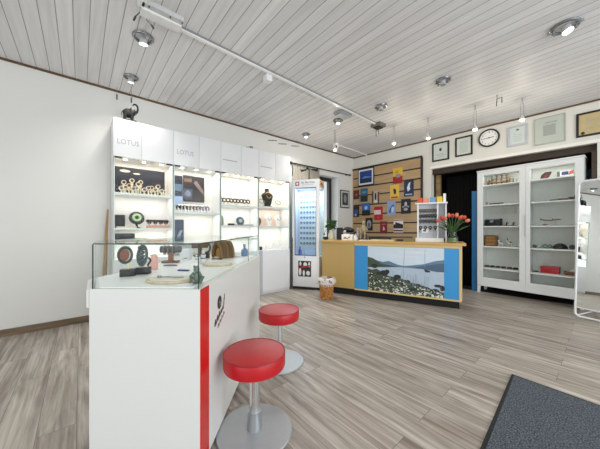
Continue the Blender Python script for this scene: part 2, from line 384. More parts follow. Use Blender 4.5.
# --- what stands in the cabinets.  u is measured from the near end of the whole row
def watch_stand(h, pad, strap, label, group, loc, rz):
    t = thing('watch_stand', label, 'watch stand', loc, rz, group)
    MB().lathe((0, 0, 0), [(0.022, 0), (0.022, 0.008), (0.009, 0.014), (0.009, h - 0.03), (0.0, h - 0.03)], 12).build('foot', pad, t)
    b = MB(); b.cyl((0, -.018, h), (0, .018, h), 0.027, seg=14); b.cyl((0, -.012, h - .045), (0, .012, h - .045), .018, seg=10) if h > .09 else None; b.build('cuff', pad, t)
    w = MB().lathe((0, 0, 0), [(0.0, 0), (0.017, 0), (0.018, 0.006), (0.0, 0.008)], 14, M=Matrix.Translation((0, -0.019, h)) @ Matrix.Rotation(1.5, 4, 'X')).build('watch', strap, t)
    return t
pad = mat('F0E3C8', 0.5)
proto = None
spots = [(0.09, 0.12, 0.00, .06), (0.13, 0.10, 0, .07), (0.17, 0.14, 0, .10), (0.12, 0.17, 0, .14), (0.205, 0.17, 0, .17), (0.24, 0.11, 0, .07), (0.27, 0.15, 0, .13), (0.30, 0.18, 0, .16),
         (0.33, 0.11, 0, .06), (0.38, 0.13, 0, .09), (0.42, 0.16, 0, .10), (0.45, 0.10, 0, .07), (0.49, 0.14, 0, .12), (0.53, 0.12, 0, .06), (0.21, 0.09, 0, .06), (0.56, 0.15, 0, .06)]
bh = {}
for u, v, _, h in spots:
    p = CAB(u, v, 1.536)
    if h not in bh:
        bh[h] = watch_stand(h, pad, mat('4A382A', 0.4) if h > .08 else mat('6B6E72', 0.3, 0.6), 'cream watch stand in the crowd on the top shelf under the warm lights', 'cream watch stands on the top shelf', p, PI / 2)
    else: dup(bh[h], p)
def panel(name, label, cat, u0, u1, z0, z1, v, designs, base, group=None, th=0.006, frame=CAB, rz=PI / 2):
    """flat printed panel standing upright; designs = [(polygon in 0..1, material)]"""
    b = MB(); W = u1 - u0; Hh = z1 - z0; mats = [base]
    b.bb(0, W, 0, th, 0, Hh)
    for k, (poly, m) in enumerate(designs):
        if m not in mats: mats.append(m)
        b.prism([(a * W, c * Hh) for a, c in poly], (0, -0.0006 * (k + 1), 0), (1, 0, 0), (0, 0, 1), 0.0005, mi=mats.index(m))
    o = b.build(name, mats, smooth=False, loc=frame(u0, v, z0), rz=rz)
    return tag(o, label, cat, group)
panel('photo_panel', 'wide dark navy picture panel behind the cream watch stands', 'picture panel', 0.03, 0.60, 1.54, 1.885, 0.262, [(ell(.2, .86, .1, .05), mat('C9C3B4')), (ell(.42, .8, .07, .03), mat('C9C3B4')), (rect(.72, .0, 1, .55), mat('2E2A28'))], mat('151A2A', 0.5))
# middle shelf of the first cabinet
o = MB().bb(0, 0.105, 0, 0.05, 0, 0.165).build('black_box', mat('14161A', 0.6), bevel=0.002, loc=CAB(0.03, 0.17, 1.11), rz=PI / 2); tag(o, 'upright black box at the left end of the middle shelf', 'box')
t = thing('necklace_stand', 'round grey display stand showing a green watch dial', 'display stand', CAB(0.255, 0.15, 1.11), PI / 2)
MB().lathe((0, 0, 0), [(0.04, 0), (0.04, 0.01), (0.012, 0.02), (0.012, 0.05), (0, 0.05)], 16).build('foot', DARK, t)
b = MB(); b.lathe((0, 0, 0), [(0, 0), (0.075, 0), (0.085, 0.012), (0.075, 0.024), (0, 0.024)], 24, M=Matrix.Translation((0, 0.012, 0.125)) @ Matrix.Rotation(1.35, 4, 'X') ); b.build('disc', mat('33383A', 0.5), t)
b = MB(); b.lathe((0, 0, 0), [(0, 0), (0.052, 0), (0.05, 0.012), (0, 0.012)], 24, M=Matrix.Translation((0, -0.008, 0.135)) @ Matrix.Rotation(1.35, 4, 'X')); b.build('watch_dial', mat('BCD6A2', 0.3), t)
b = MB(); b.lathe((0, 0, 0), [(0, 0), (0.024, 0), (0.022, 0.004), (0, 0.004)], 16, M=Matrix.Translation((0, -0.022, 0.137)) @ Matrix.Rotation(1.35, 4, 'X')); b.build('dial_mark', mat('2E4A22'), t)
tb = thing('bracelet_stand', 'black T-bar bracelet stand on the middle shelf beside the green dial', 'bracelet stand', CAB(0.39, 0.14, 1.11), PI / 2, 'black bracelet stands on the middle shelf')
MB().lathe((0, 0, 0), [(0.025, 0), (0.025, 0.008), (0.006, 0.012), (0.006, 0.085), (0, 0.085)], 12).build('post', mat('C98D74', 0.4), tb)
MB().cyl((-0.035, 0, 0.095), (0.035, 0, 0.095), 0.014).build('bar', BLACK, tb)
b = MB(); b.ring((-0.012, 0, 0.085), 0.026, 0.006, RY, 14); b.ring((0.016, 0, 0.085), 0.026, 0.006, RY, 14); b.build('bracelet', mat('302622', 0.4), tb)
for u, lab in ((0.46, 'black T-bar bracelet stand, second from the green dial'), (0.525, 'black T-bar bracelet stand, third from the green dial'), (0.585, 'black T-bar bracelet stand at the right end of the middle shelf')): dup(tb, CAB(u, 0.14, 1.11), None, lab)
o = MB().bb(0, 0.26, 0, 0.07, 0, 0.035).build('ring_tray', mat('C79A86', 0.5), bevel=0.003, loc=CAB(0.355, 0.06, 1.111), rz=PI / 2); tag(o, 'long pinkish jewellery tray in front of the bracelet stands', 'tray')
o = MB().bb(0, 0.2, 0, 0.06, 0, 0.02).build('jewellery_tray', mat('D9CDB4', 0.5), bevel=0.003, loc=CAB(0.04, 0.05, 1.111), rz=PI / 2); tag(o, 'low cream tray in front of the upright black box', 'tray')
# lower shelf
o = MB().bb(0, 0.2, 0, 0.06, 0, 0.105).build('black_case', mat('12151B', 0.6), bevel=0.002, loc=CAB(0.03, 0.12, 0.941), rz=PI / 2); tag(o, 'low wide black case on the lower shelf', 'case')
o = MB().bb(0, 0.13, 0, 0.08, 0, 0.05).build('green_box', mat('A9B08A', 0.6), bevel=0.004, loc=CAB(0.235, 0.08, 0.941), rz=PI / 2); tag(o, 'pale green box beside the low black case', 'box')
o = MB().bb(0, 0.2, 0, 0.08, 0, 0.035).build('gift_box', mat('D8C2A0', 0.6), bevel=0.004, loc=CAB(0.39, 0.08, 0.941), rz=PI / 2); tag(o, 'flat beige box on the lower shelf behind the glass counter', 'box')
# second cabinet
U = UW
BR1 = mat('5A3A2A', 0.4); PAL = mat('80706A', 0.4); SKY = mat('A9C2E2', 0.4)
panel('photo_panel', 'narrow navy photo panel with pale lower strip, left in the second cabinet', 'picture panel', U + 0.045, U + 0.185, 1.43, 1.862, 0.262, [(rect(0, 0, 1, .32), SKY), (rect(.05, .5, .95, .72), mat('6B7E92')), (rect(0, .75, 1, 1), mat('121826'))], mat('26324A', 0.35))
panel('photo_panel', 'dark brown photo panel in the middle of the second cabinet', 'picture panel', U + 0.195, U + 0.33, 1.50, 1.882, 0.262, [(rect(.1, .75, .9, .88), mat('7A5A48')), (rect(0, .1, 1, .5), mat('4C5468')), (ell(.5, .3, .3, .12), mat('8A8FA0'))], mat('2B2524', 0.35))
panel('photo_panel', 'dark photo panel with a pale streak, right in the second cabinet', 'picture panel', U + 0.332, U + 0.50, 1.50, 1.878, 0.262, [([(.05, .75), (.3, .85), (.95, .45), (.9, .3), (.5, .5)], PAL), (rect(.1, .05, .6, .2), mat('574E50'))], mat('2B1F1D', 0.35))
panel('photo_panel', 'upright dark blue panel on the lower shelf of the second cabinet', 'picture panel', U + 0.045, U + 0.20, 0.93, 1.235, 0.25, [([(.3, .1), (.7, .5), (.9, .5), (.6, .1)], mat('8FA0B0'))], mat('25324A', 0.35))
wl = [mat('2A1E1A', 0.4), mat('191919', 0.4), mat('6B3A28', 0.4), mat('8A7FA2', 0.35)]
names = ['dark brown watch', 'black watch', 'rust brown watch', 'mauve watch']
cnt = {}
for k in range(10):
    ci = [0, 1, 0, 1, 2, 0, 2, 3, 3, 3][k]
    p = CAB(U + 0.09 + k * 0.045, 0.11 + 0.02 * (k % 2), 1.336)
    lab = names[ci] + ' on a white cushion in the row below the photo panels'
    if ci in cnt: dup(cnt[ci], p)
    else:
        t = thing('cushion_watch', lab, 'watch', p, PI / 2, names[ci] + 'es on cushions')
        MB().lathe((0, 0, 0), [(0.016, 0), (0.02, 0.01), (0.012, 0.05), (0, 0.052)], 10).build('cushion', WHITE, t)
        b = MB(); b.ring((0, 0, 0.062), 0.027, 0.01, RX, 12, 8); b.build('strap', wl[ci], t)
        b = MB(); b.lathe((0, 0, 0), [(0, 0), (0.016, 0), (0.016, 0.008), (0, 0.009)], 12, M=Matrix.Translation((0, -0.012, 0.09)) @ Matrix.Rotation(0.9, 4, 'X')); b.build('dial', mat('BDB7AE', 0.2, 0.5), t)
        cnt[ci] = t
# third cabinet
U = 2 * UW
DB = mat('33251E', 0.4)
pr = None
for k in range(9):
    p = CAB(U + 0.06 + k * 0.058, 0.13 + 0.015 * (k % 2), 1.466)
    if pr is None:
        pr = thing('bangle_stand', 'white cone stand with a dark bangle in the third lit cabinet', 'bangle stand', p, PI / 2, 'bangle stands in the third cabinet')
        MB().lathe((0, 0, 0), [(0.022, 0), (0.022, 0.006), (0.014, 0.02), (0.012, 0.07), (0, 0.078)], 12).build('cone', WHITE, pr)
        b = MB(); b.ring((0, -0.002, 0.085), 0.03, 0.010, Matrix.Rotation(1.2, 4, 'X'), 14, 8); b.build('bangle', DB, pr)
    else: dup(pr, p, PI / 2 + random.uniform(-.5, .5))
t = thing('vase', 'slim grey green vase at the left of the third cabinet', 'vase', CAB(U + 0.065, 0.12, 1.156))
MB().lathe((0, 0, 0), [(0.022, 0), (0.032, 0.03), (0.03, 0.09), (0.02, 0.13), (0.012, 0.15), (0.0, 0.15)], 16).build('body', mat('8A9484', 0.4), t)
o = MB().bb(0, 0.09, 0, 0.06, 0, 0.03).build('jewellery_box', mat('2C2926', 0.4), bevel=0.004, loc=CAB(U + 0.18, 0.1, 1.157), rz=PI / 2); tag(o, 'small dark flat box beside the round blue grey plate', 'box')
t = thing('plate_stand', 'round dark blue grey plate standing upright in the third cabinet', 'plate', CAB(U + 0.38, 0.13, 1.156), PI / 2)
b = MB(); b.lathe((0, 0, 0), [(0, 0), (0.06, 0.003), (0.072, 0.014), (0.06, 0.02), (0, 0.012)], 24, M=Matrix.Translation((0, 0.01, 0.07)) @ Matrix.Rotation(1.4, 4, 'X')); b.build('plate', mat('4A5C68', 0.3), t)
b = MB(); b.lathe((0, 0, 0), [(0, 0), (0.028, 0), (0.03, 0.01), (0, 0.012)], 18, M=Matrix.Translation((0, -0.012, 0.075)) @ Matrix.Rotation(1.4, 4, 'X')); b.build('centre', mat('AFC0C4', 0.3), t)
b = MB(); b.bb(-0.03, 0.03, -0.02, 0.03, 0, 0.012); b.build('foot', DARK, t)
o = MB().bb(0, 0.3, 0, 0.06, 0, 0.014).build('ring_tray', mat('8E8488', 0.5), bevel=0.002, loc=CAB(U + 0.28, 0.05, 1.157), rz=PI / 2); tag(o, 'low mauve grey tray in front of the round plate', 'tray')
o = MB().bb(0, 0.22, 0, 0.08, 0, 0.03).build('bead_tray', mat('D8C6B8', 0.6), bevel=0.003, loc=CAB(U + 0.32, 0.08, 0.952), rz=PI / 2); tag(o, 'pale pink flat tray on the lowest shelf of the third cabinet', 'tray')
# fourth cabinet
U = 3 * UW
def bust(m, label, loc, sc, group=None):
    t = thing('necklace_bust', label, 'necklace bust', loc, PI / 2, group)
    b = MB(); seg = 16; rings = []
    for z, rx, ry in [(0.0, .075, .045), (0.015, .075, .045), (0.02, .05, .035), (0.05, .062, .04), (0.12, .085, .05), (0.18, .105, .055), (0.205, .085, .05), (0.225, .045, .04), (0.25, .034, .034), (0.285, .034, .034)]:
        rings.append([b.bm.verts.new((rx * sc * math.cos(2 * PI * k / seg), ry * sc * math.sin(2 * PI * k / seg) + (0.1 * sc * (z - .1) if z > .03 else 0), z * sc)) for k in range(seg)])
    for a, c in zip(rings, rings[1:]):
        for k in range(seg): b.bm.faces.new((a[k], a[(k + 1) % seg], c[(k + 1) % seg], c[k]))
    b.bm.faces.new(list(reversed(rings[0]))); b.bm.faces.new(rings[-1])
    b.build('torso', m, t)
    return t
t = bust(mat('1C1815', 0.6), 'black velvet necklace bust on the upper shelf', CAB(U + 0.27, 0.15, 1.486), 1.12)
b = MB(); pts = [(0.055 * math.cos(a), -0.03 - 0.028 * abs(math.sin(a)), 0.235 + 0.085 * math.sin(a) * (1 if math.sin(a) < 0 else .2)) for a in [k * 2 * PI / 20 for k in range(20)]]
b.tube(pts, 0.004, 6, closed=True); b.build('necklace', GOLD, t)
for u, z, lab in ((0.14, 1.52, 'loop of silver chain on a white stand left of the black bust'), (0.48, 1.55, 'loop of silver chain on a white stand right of the black bust')):
    t = thing('chain_stand', lab, 'necklace stand', CAB(U + u, 0.14, 1.486), PI / 2)
    b = MB(); b.lathe((0, 0, 0), [(0.03, 0), (0.03, 0.008), (0.008, 0.012), (0.008, 0.11), (0.0, 0.11)], 12); b.build('stand', WHITE, t)
    b = MB(); b.ring((0, -0.012, 0.09), 0.055, 0.006, Matrix.Rotation(1.0, 4, 'X') @ Matrix.Diagonal((1, .75, 1, 1)), 20, 6); b.build('chain', GREY, t)
t = thing('vase', 'dark grey disc shaped vase at the left of the lower shelf', 'vase', CAB(U + 0.072, 0.12, 1.157), PI / 2)
b = MB(); b.sph((0, 0, 0.075), (0.05, 0.025, 0.07), 16); b.cyl((0, 0, 0), (0, 0, 0.02), 0.025); b.build('body', mat('4A4B46', 0.4), t)
PINK = mat('EFD3C0', 0.5)
panel('backdrop_panel', 'pale peach backdrop panel on the lower shelf of the last cabinet', 'backdrop', U + 0.12, U + 0.60, 1.157, 1.44, 0.255, [(ell(.45, .6, .16, .25), mat('E9DFD6')), (ell(.85, .5, .11, .18), mat('E6E2DC'))], PINK)
for k, (u, lab) in enumerate(((0.28, 'white necklace bust in front of the peach panel, left one'), (0.48, 'white necklace bust in front of the peach panel, right one'))):
    t = bust(mat('F0EBE4', 0.5), lab, CAB(U + u, 0.13, 1.156), 0.72)
    b = MB(); b.ring((0, -0.035, 0.13), 0.035, 0.004, Matrix.Rotation(1.1, 4, 'X'), 16, 6); b.build('necklace', mat('7A7C78', 0.4), t)
for u, h, lab in ((0.21, 0.10, 'slender white ring cone on the bottom of the last cabinet, left'), (0.36, 0.17, 'tall white ring cone on the bottom of the last cabinet'), (0.52, 0.13, 'white ring cone on the bottom of the last cabinet, right')):
    t = thing('ring_cone', lab, 'ring cone', CAB(U + u, 0.1, 0.741))
    MB().lathe((0, 0, 0), [(0.026, 0), (0.026, 0.006), (0.02, 0.01), (0.008, h - 0.01), (0, h)], 14).build('cone', WHITE, t)
    b = MB(); b.ring((0, 0, h * .55), 0.0165, 0.003, None, 12, 6); b.build('ring', GOLD, t)
o = MB().bb(0, 0.04, 0, 0.03, 0, 0.06); o = o.build('black_box', BLACK, bevel=0.002, loc=CAB(U + 0.08, 0.08, 0.741), rz=PI / 2); tag(o, 'tiny black box at the foot of the last cabinet', 'box')

# --- on top of the cabinets
t = thing('elephant_figurine', 'black elephant figurine with raised trunk on top of the first cabinet', 'figurine', (0.25, -4.65, 2.393), PI / 2); t.scale = (0.9, 0.9, 1.25)
b = MB()
b.prism([(-.085, 0), (.085, 0), (.075, .018), (-.06, .018)], (0, 0.05, 0), (1, 0, 0), (0, 0, 1), 0.1)
b.build('base', BLACK, t, bevel=0.003)
b = MB(); b.sph((-.012, 0, .085), (.062, .042, .045), 16); b.sph((.045, 0, .105), (.034, .032, .036), 14)
for x in (-.05, .03):
    for y in (-.022, .022): b.cyl((x, y, .015), (x + .005, y, .08), .017, .019, 10)
b.tube([(.07, 0, .105), (.09, 0, .115), (.1, 0, .14), (.098, 0, .168), (.08, 0, .185), (.055, 0, .185), (.042, 0, .17)], .015, 8, taper=.007)
b.build('body', mat('0A0A0A', 0.85), t)
for s in (-1, 1):
    b = MB(); b.sph((.025, s * .035, .105), (.03, .006, .036), 10, rot=Matrix.Rotation(s * .4, 4, 'Z')); b.build('ear', mat('1A1918', 0.4), t)
    b = MB(); b.tube([(.06, s * .018, .095), (.08, s * .022, .09), (.095, s * .022, .1)], .004, 6, taper=.001); b.build('tusk', mat('3A3835', 0.4), t)
b = MB(); b.tube([(-.07, 0, .1), (-.085, 0, .08), (-.085, 0, .05)], .004, 6); b.build('tail', BLACK, t)
t = thing('small_device', 'small grey gadget on top of the third cabinet', 'gadget', (0.2, -2.99, 2.393), PI / 2)
b = MB(); b.bb(-.06, .06, -.03, .03, 0, .045); b.build('body', mat('A7A9AA', 0.5), t, bevel=0.006)
b = MB(); b.cyl((.0, -.03, .05), (.05, -.03, .055), .014); b.build('lens', GREY, t)

# tan wooden pole between the wall and the first cabinet
b = MB(); b.tube([(0, 0, 0), (0.01, .02, .35), (-.005, .04, .7), (-.02, .05, 1.05), (-.03, .065, 1.33)], 0.03, 12, taper=0.01)
o = b.build('wooden_pole', wood_mat('pole', '8E6E46', 'AE8A5C', (10, 10, 2)), loc=(0.16, -4.915, 0.005)); tag(o, 'tapered tan wooden pole leaning between the left wall and the first cabinet', 'pole')

# ------------------------------------------------------------------ eyewear tower
TA = math.radians(31.6); TW = Frame(0.258, -2.114, TA); TWW = 0.5; TD = 0.40
t = thing('eyewear_cabinet', 'tall white glazed eyewear tower cabinet with red cross logo', 'display cabinet', TW(0, 0, 0), TA)
TWH = mat('EDEEEF', 0.35, noise=0.01)
MB().bb(0.01, TWW - 0.01, 0.01, TD, 0, 0.05).build('plinth', BLACK, t, smooth=False)
MB().bb(0, TWW, 0, TD, 0.05, 0.60).build('lower_body', TWH, t, bevel=0.003)
hd = MB().bb(0, TWW, 0, TD, 1.855, 2.0).build('header', TWH, t, bevel=0.003)
b = MB(); b.bb(0, 0.035, 0, 0.03, 0.60, 1.855); b.bb(TWW - 0.055, TWW, 0, 0.03, 0.60, 1.855); b.bb(0, 0.03, TD - .03, TD, 0.60, 1.855); b.bb(TWW - 0.03, TWW, TD - .03, TD, 0.60, 1.855); b.build('post', TWH, t, smooth=False)
MB().bb(0.03, TWW - 0.03, TD - 0.02, TD - 0.006, 0.60, 1.855).build('back_panel', mat('E4EEFA', 0.4), t, smooth=False)
MB().bb(0.0, 0.006, 0.03, TD - 0.03, 0.60, 1.855).build('side_panel', mat('C4D2EA', 0.3), t, smooth=False)
MB().bb(TWW - 0.009, TWW - 0.003, 0.03, TD - 0.03, 0.60, 1.855).build('side_glass', GLASS, t, smooth=False)
dr = MB().bb(0.04, TWW - 0.06, 0.008, 0.014, 0.63, 1.84).build('glass_door', GLASSD, t, smooth=False)
b = MB(); b.bb(0.035, 0.045, 0.0, 0.02, 0.615, 1.85); b.bb(TWW - 0.065, TWW - 0.055, 0, 0.02, 0.615, 1.85); b.bb(0.045, TWW - 0.065, 0, 0.02, 1.84, 1.852); b.bb(0.045, TWW - 0.065, 0, 0.02, 0.615, 0.63); b.build('door_frame', mat('5C6468', 0.3, 0.6), dr, smooth=False)
b = MB(); b.cyl((0.23, -0.004, 0.585), (0.23, 0.0, 0.585), 0.016); b.build('lock', CHROME, t)
b = MB(); b.prism(rect(.05, 1.893, .125, 1.965), (0, -0.001, 0), (1, 0, 0), (0, 0, 1), .0006); b.prism(rect(.079, 1.905, .096, 1.953), (0, -0.002, 0), (1, 0, 0), (0, 0, 1), .0006, mi=1); b.prism(rect(.063, 1.920, .112, 1.938), (0, -0.002, 0), (1, 0, 0), (0, 0, 1), .0006, mi=1)
b.build('cross_logo', [mat('A3293F', 0.4), WHITE], hd, smooth=False)
text('lettering', 'la forma', 0.062, mat('56646F', 0.4), hd, (0.165, -0.0015, 1.928), width=0.245)
b = MB()
for q in range(8): b.bb(.175 + q * .027, .196 + q * .027, -0.002, -0.001, 1.900, 1.906)
b.build('small_print', mat('A9A4AE', 0.4), hd, smooth=False)
b = MB(); b.prism(rect(0, 0, TD - .06, .12), (TWW + 0.0005, .03, 1.87), (0, 1, 0), (0, 0, 1), .0006); b.prism([(.05, .03), (.14, .09), (.3, .05), (.3, .02), (.12, .05)], (TWW + 0.0015, .03, 1.87), (0, 1, 0), (0, 0, 1), .0006, mi=1)
b.build('side_print', [mat('C8A878', 0.4), mat('7A4A34')], hd, smooth=False)
# poster on the lower door: black and white shapes crossed by a red band
b = MB(); P = lambda poly, k, mi: b.prism([(.105 + x * .245, .235 + z * .285) for x, z in poly], (0, -0.0008 * (k + 1), 0), (1, 0, 0), (0, 0, 1), .0005, mi=mi)
P(rect(0, 0, 1, 1), 0, 0)
for k, (x0, w, z0, h) in enumerate(((.05, .2, .05, .5), (.35, .18, .02, .4), (.62, .3, .08, .3), (.1, .15, .68, .28), (.4, .3, .62, .3), (.78, .15, .6, .35))):
    P(ell(x0 + w / 2, z0 + h / 2, w / 2, h / 2, 10), 1, 1)
P([(0, .3), (.1, .5), (.35, .55), (1, .68), (1, .76), (.3, .66), (0, .5)], 2, 2)
b.build('poster_print', [mat('2A2624', 0.4), mat('E4E2DE', 0.4), mat('B3262E', 0.4)], t, smooth=False)
sh0 = None
for k in range(11):
    z = 0.80 + k * 0.098
    MB().bb(0.06, TWW - 0.075, 0.17, TD - 0.025, z - 0.006, z).build('shelf', GLASS, t, smooth=False)
Lt = bpy.data.lights.new('tower_lamp', 'AREA'); Lt.shape = 'RECTANGLE'; Lt.size = 0.36; Lt.size_y = 0.1; Lt.energy = 8; Lt.color = (0.78, 0.88, 1)
lo = bpy.data.objects.new('tower_lamp', Lt); C.objects.link(lo); lo.parent = t; lo.location = (0.24, 0.12, 1.85)
gm = mat('5C6880', 0.3); prg = None
for k in range(10):
    for c in range(3):
        p = TW(0.12 + c * 0.12, 0.235, 0.827 + k * 0.098)
        if prg is None:
            prg = thing('eyeglasses', 'dark framed eyeglasses on a glass shelf of the eyewear tower', 'eyeglasses', p, TA, 'eyeglasses on the tower shelves')
            b = MB()
            for s in (-1, 1):
                b.ring((s * .03, 0, 0), .022, .0028, RX, 14, 6); b.tube([(s * .052, 0, .008), (s * .056, .1, .008)], .0025, 6)
            b.tube([(-.009, 0, .004), (0, -.002, .008), (.009, 0, .004)], .0025, 6); b.build('frame', gm, prg)
            b = MB()
            for s in (-1, 1): b.cyl((s * .03, -.001, 0), (s * .03, .001, 0), .02, seg=14)
            b.build('lens', glass_mat('lens', 'D2DCE8'), prg)
        else: dup(prg, p)
t = thing('display_bottle', 'deep blue bottle on the floor of the eyewear tower', 'bottle', TW(0.09, 0.16, 0.601))
MB().lathe((0, 0, 0), [(.03, 0), (.032, .09), (.014, .12), (.012, .17), (.0, .17)], 14).build('body', mat('3A52A8', 0.2), t)
o = MB().bb(0, .2, 0, .02, 0, .14).build('display_card', mat('A8C4E6', 0.4), loc=TW(0.18, 0.2, 0.601), rz=TA); tag(o, 'pale blue card standing at the bottom of the eyewear tower', 'card')
# double spotlight clamped to its top
t = thing('clamp_spotlight', 'black twin headed spotlight standing on the eyewear tower', 'spotlight', TW(0.28, 0.12, 2.0), TA); t.scale = (1.15, 1.15, 1.0)
MB().cyl((0, 0, 0), (0, 0, 0.012), 0.035).build('foot', BLACK, t)
MB().cyl((0, 0, 0.01), (0, 0, 0.21), 0.008).build('stem', BLACK, t)
MB().tube([(-.09, 0, .195), (0, 0, .215), (.08, 0, .2)], .008).build('crossbar', BLACK, t)
for s, z in ((-1, .2), (1, .195)):
    b = MB(); b.cyl((s * .05, .0, z + .01), (s * .135, -.03, z - .015), .018, .03, 14); b.build('lamp_head', BLACK, t)
b = MB(); b.sph((-.03, 0, .235), .024); b.build('knob', BLACK, t)

# ------------------------------------------------------------------ wooden sales counter
KA = math.radians(20.4); K = Frame(0.789, -1.887, KA)
t = thing('sales_counter', 'angled light wood sales counter with lake photo and blue panels', 'counter', K(0, 0, 0), KA)
MB().bb(0.04, 2.045, 0.05, 0.56, 0, 0.115).build('plinth', mat('060606', 0.7), t, smooth=False)
MB().bb(0.0, 0.58, 0, 0.6, 0.115, 0.87).build('side_body', mat('B99B5E', 0.4, noise=0.05, scale=5), t, bevel=0.003)
MB().bb(0.58, 2.07, 0.015, 0.6, 0.115, 0.87).build('body', mat('B99B5E', 0.4, noise=0.05, scale=5), t, smooth=False)
b = MB(); b.bb(0.58, 2.07, 0.0, 0.0148, 0.105, 0.128); b.bb(2.04, 2.075, 0.0, 0.0148, 0.128, 0.87); b.bb(0.58, 2.04, 0.0, 0.0148, 0.832, 0.87); b.build('edging', mat('D8BC80', 0.4), t, smooth=False)
MB().bb(-0.02, 2.12, -0.02, 0.62, 0.87, 0.905).build('countertop', OAK, t, bevel=0.004)
BLUE = mat('3592CF', 0.35, noise=0.02)
for x0, x1 in ((0.584, 0.795), (1.862, 2.038)): MB().bb(x0, x1, 0.004, 0.0145, 0.13, 0.83).build('blue_panel', BLUE, t, smooth=False)
# the lake photograph
W, Hh = 1.064, 0.70
b = MB(); pm = [mat('CBDAE6', 0.35, noise=0.08, scale=5), mat('D5DEE6', 0.35), mat('5E7C97', 0.35, noise=0.1), mat('46607A', 0.35), mat('3E5140', 0.35, noise=0.3), mat('AFC0D0', 0.35, noise=0.1, scale=14), mat('262B2E', 0.4, noise=0.5, scale=40), mat('44503A', 0.4, noise=0.6, scale=60), mat('D9DCD4', 0.4), mat('7C8B96', 0.4), mat('2B331F', 0.4, noise=0.4)]
def ph(poly, k, mi): b.prism([(x * W, z * Hh) for x, z in poly], (0.797, 0.004 - 0.0002 * k, 0.127), (1, 0, 0), (0, 0, 1), 0.00015, mi=mi)
ph(rect(0, 0, 1, 1), 0, 0)
ph(ell(.62, .9, .2, .035), 1, 1); ph(ell(.3, .83, .12, .025), 1, 1); ph(ell(.55, .8, .16, .02), 1, 1)
ph([(0, .52), (0, .68), (.1, .7), (.22, .66), (.3, .69), (.42, .62), (.5, .6), (.6, .62), (.75, .66), (.9, .74), (1, .77), (1, .52)], 2, 2)
ph([(.55, .55), (.7, .6), (.85, .66), (1, .7), (1, .52), (.55, .52)], 3, 3)
ph([(0, .5), (0, .76), (.08, .73), (.2, .62), (.34, .59), (.43, .57), (.43, .54), (.1, .52)], 4, 4)
ph([(0, 0), (1, 0), (1, .5), (.75, .56), (.45, .57), (.2, .54), (0, .52)], 5, 5)
ph([(0, 0), (0, .5), (.06, .47), (.13, .5), (.2, .44), (.3, .36), (.45, .34), (.6, .26), (.75, .22), (.9, .14), (1, .12), (1, 0)], 6, 7)
for k, (x, z, rx, rz_) in enumerate(((.1, .56, .05, .05), (.24, .42, .06, .06), (.28, .45, .035, .05), (.42, .36, .05, .045), (.38, .3, .04, .04), (.55, .28, .04, .03), (.17, .4, .05, .03), (.68, .22, .04, .03), (.9, .13, .05, .05), (.98, .2, .03, .06), (.8, .17, .03, .03), (.05, .38, .04, .04), (.62, .12, .05, .03), (.36, .16, .05, .03), (.15, .24, .05, .03), (.93, .24, .05, .03), (.48, .2, .04, .03))):
    ph(ell(x, z, rx, rz_, 10), 7 + k % 2, 6)
rnd = random.Random(3)
for k in range(260):
    x = rnd.random(); top = .42 - .33 * x; z = rnd.random() ** 1.3 * max(top, .08)
    ph(ell(min(max(x, .02), .98), max(z, .015), .004 + .011 * rnd.random() * (1.6 - z * 2), .005 + .011 * rnd.random() * (1.6 - z * 2), 6), 10 + k % 3, 8 if rnd.random() < .55 else (10 if rnd.random() < .6 else 9))
for k in range(26):
    x = .3 + .68 * rnd.random(); z = .34 - .24 * x; h = .1 + .18 * rnd.random()
    ph([(x, z), (x + .004, z), (x + .012, z + h), (x + .009, z + h)], 14, 9)
ph([(.495, .3), (.5, .3), (.515, .95), (.512, .95)], 15, 9); ph([(.77, .5), (.773, .5), (.775, .97), (.772, .97)], 15, 9)
ph([(.76, .56), (.84, .53), (.83, .5), (.78, .5)], 15, 6)
pp = b.build('lake_photo', pm, t, smooth=False); pp['label'] = 'photograph of a lake shore with stones and white flowers'

# things on the counter
CT = 0.905
t = thing('potted_plant', 'small leafy green plant in a pale pot on the left end of the counter', 'plant', K(0.05, 0.3, CT))
MB().lathe((0, 0, 0), [(.05, 0), (.058, .03), (.055, .1), (.035, .14), (.032, .17), (.04, .18), (0, .18)], 18).build('pot', mat('CFC9AE', 0.25), t)
b = MB(); rr = random.Random(5)
for k in range(140):
    a = rr.random() * 2 * PI; e = rr.uniform(-.7, 1.1); R = rr.uniform(.04, .105)
    c = (R * math.cos(a) * math.cos(e), R * math.sin(a) * math.cos(e), .27 + R * 1.15 * math.sin(e))
    b.sph(c, (.03, .016, .004), 6, mi=k % 2, rot=Matrix.Rotation(a, 4, 'Z') @ Matrix.Rotation(rr.uniform(-1, 1), 4, 'Y') @ Matrix.Rotation(rr.uniform(-1, 1), 4, 'X'))
b.tube([(0, 0, .16), (.01, 0, .22), (0, .01, .28)], .006, mi=1)
b.tube([(0, 0, .17), (-.06, -.05, .2), (-.1, -.08, .12), (-.1, -.09, .04)], .004, mi=1); b.sph((-.1, -.09, .03), (.03, .015, .02), 6); b.sph((-.1, -.08, .1), (.02, .015, .02), 6)
b.build('foliage', [LEAF, LEAFD], t)
o = MB().bb(0, 0.10, 0, 0.08, 0, 0.22).build('black_pouch', mat('1B1A1C', 0.5), bevel=0.015, loc=K(0.165, 0.26, CT), rz=KA); tag(o, 'upright black box beside the potted plant', 'box')
t = thing('desk_device', 'dark red and white desk device behind the white box', 'device', K(0.27, 0.37, CT), KA); t.scale = (.62, .62, .75)
b = MB(); b.prism([(0, 0), (.18, 0), (.18, .05), (.05, .11), (0, .11)], (0, .1, 0), (1, 0, 0), (0, 0, 1), .12); b.build('body', mat('4A2026', 0.4), t, bevel=0.006)
b = MB(); b.tube([(-.01, .02, .16), (.0, .02, .2), (.05, .02, .21)], .022, 10); b.build('handset', mat('E9E4DE', 0.4), t)
